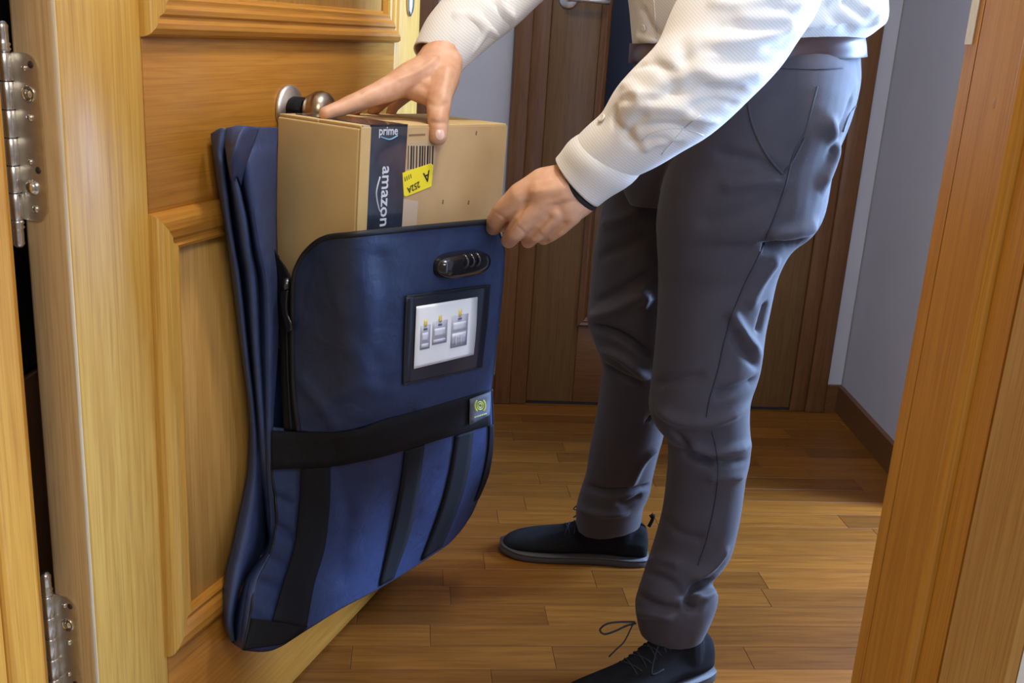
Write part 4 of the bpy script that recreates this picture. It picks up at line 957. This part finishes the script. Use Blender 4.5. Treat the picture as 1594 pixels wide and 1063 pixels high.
# ---------- shoes
def shoe(heel, toe, label, flip=1, lace_loops=True):
    hx, tx = Vector((heel[0], heel[1], 0)), Vector((toe[0], toe[1], 0)); L = (tx - hx).length
    f = (tx - hx).normalized(); s = Vector((-f.y, f.x, 0)) * flip
    def P(u, v, z): return hx + f * (u * L) + s * v + Vector((0, 0, z))
    #      u     halfw  top   shift  roundness
    sec = [(0.0, .012, .050, 0), (.02, .027, .080, 0), (.07, .033, .092, 0), (.16, .035, .092, 0), (.26, .034, .112, -.001), (.36, .036, .110, -.002), (.46, .040, .086, -.004), (.56, .045, .067, -.005),
           (.68, .049, .056, -.005), (.80, .046, .050, -.002), (.90, .037, .045, .003), (.965, .024, .037, .006), (1.0, .008, .024, .007)]
    sec = catmull(sec, 3); V, Fc = [], []; n = 22
    for u, hw, top, sh in sec:
        for k in range(n):
            t = 2 * math.pi * k / n; c, d = math.cos(t), math.sin(t)
            zz = .014 + (top - .014) * (.5 + .5 * math.copysign(abs(d) ** .75, d))
            narrowing = 1 - .38 * max(0, (zz - .03) / .08) if d > 0 else 1
            V.append(P(u, sh + hw * math.copysign(abs(c) ** .7, c) * narrowing, zz))
    m = len(sec)
    for i in range(m - 1):
        for k in range(n): Fc.append([i * n + k, i * n + (k + 1) % n, (i + 1) * n + (k + 1) % n, (i + 1) * n + k])
    Fc += [list(range(n))[::-1], [(m - 1) * n + k for k in range(n)]]
    ank = caps_v(P(.17, 0, .05), P(.19, 0, .085), .034, .034)
    me = fuse([(V, Fc), ank], .003, 3)
    o = pmesh('shoe', me, 'suede'); o['label'] = label
    # sole following the outline
    out = [(u, sh + hw * 1.06 + .001) for u, hw, top, sh in sec] + [(u, sh - hw * 1.06 - .001) for u, hw, top, sh in sec[::-1]]
    def slab(nm, z0, z1, g, mat):
        ring = [(u + (.012 if u > .95 else (-.012 if u < .03 else 0)) * g, v * g) for u, v in out]; k = len(ring)
        V = []
        for zi, sc_ in ((z0, .97), (z0 + .002, 1), (z1 - .001, 1), (z1, .985)):
            V += [P(u, v * sc_, zi + (.010 * max(0, (u - .8) / .2) ** 2)) for u, v in ring]
        Fc = [[q * k + i, q * k + (i + 1) % k, (q + 1) * k + (i + 1) % k, (q + 1) * k + i] for q in range(3) for i in range(k)] + [list(range(k))[::-1], [3 * k + i for i in range(k)]]
        q = mk(nm, V, Fc, mat, o, True); fix(q.data); return q
    slab('welt', .0135, .0185, 1.03, 'sole'); slab('sole', .0005, .0135, 1.0, 'sole')
    # heel tab and laces
    bv = BVHTree.FromPolygons([tuple(v.co + Vector(fl)) for v in me.vertices], [tuple(p.vertices) for p in me.polygons])
    def drop(u, v):
        h = bv.ray_cast(P(u, v, .3), Vector((0, 0, -1))); return (h[0] + h[1] * .0012) if h[0] is not None else P(u, v, .08)
    for k, u in enumerate((.36, .42, .48, .54)):
        tube('lace', [drop(u + .03 * a, v) for v, a in zip(np.linspace(-.024, .024, 9), np.linspace(0, 1, 9))], .0014, 'lace', o, 6)
        tube('lace', [drop(u + .03 * (1 - a), v) for v, a in zip(np.linspace(-.024, .024, 9), np.linspace(0, 1, 9))], .0014, 'lace', o, 6)
    K = drop(.35, 0) + Vector((0, 0, .004))
    return o, P, K, drop, f, s
o2, P2, K2, dp2, f2, s2 = shoe((.325, 2.035), (.005, 2.045), 'black suede shoe on the farther foot', 1)
for sgn in (1, -1):
    lpp = [K2, K2 + f2 * .03 + s2 * .018 * sgn + Vector((0, 0, .006)), K2 + f2 * .055 + s2 * .022 * sgn + Vector((0, 0, -.012)), K2 + f2 * .04 + s2 * .008 * sgn + Vector((0, 0, -.008)), K2]
    tube('lace_loop', catmull([tuple(p) for p in lpp], 6), .0014, 'lace', o2, 6)
tube('heel_tab', catmull([tuple(P2(.005, 0, .085)), tuple(P2(-.012, 0, .10)), tuple(P2(-.016, 0, .112)), tuple(P2(.004, 0, .108))], 5), .004, 'suede', o2, 8)
o1, P1, K1, dp1, f1, s1 = shoe((.392, 1.635), (.118, 1.462), 'black suede shoe on the nearer foot, lace loop standing out', -1)
tube('lace_loop', catmull([tuple(at(988, 968, 1.58)), tuple(at(965, 968, 1.57)), tuple(at(945, 971, 1.56)), tuple(at(934, 980, 1.56)), tuple(at(941, 987, 1.56)), tuple(at(958, 982, 1.57)), tuple(at(975, 974, 1.575)), tuple(at(990, 970, 1.58))], 6), .0017, 'lace', o1, 8)
tube('lace_end', catmull([tuple(at(985, 972, 1.58)), tuple(at(972, 998, 1.56)), tuple(at(960, 1010, 1.55)), tuple(at(948, 1022, 1.55))], 5), .0013, 'lace', o1, 6)
tube('lace_end', catmull([tuple(dp1(.36, .0)), tuple(dp1(.45, -.02)), tuple(dp1(.50, -.035)), tuple(dp1(.42, -.034))], 5), .0014, 'lace', o1, 6)
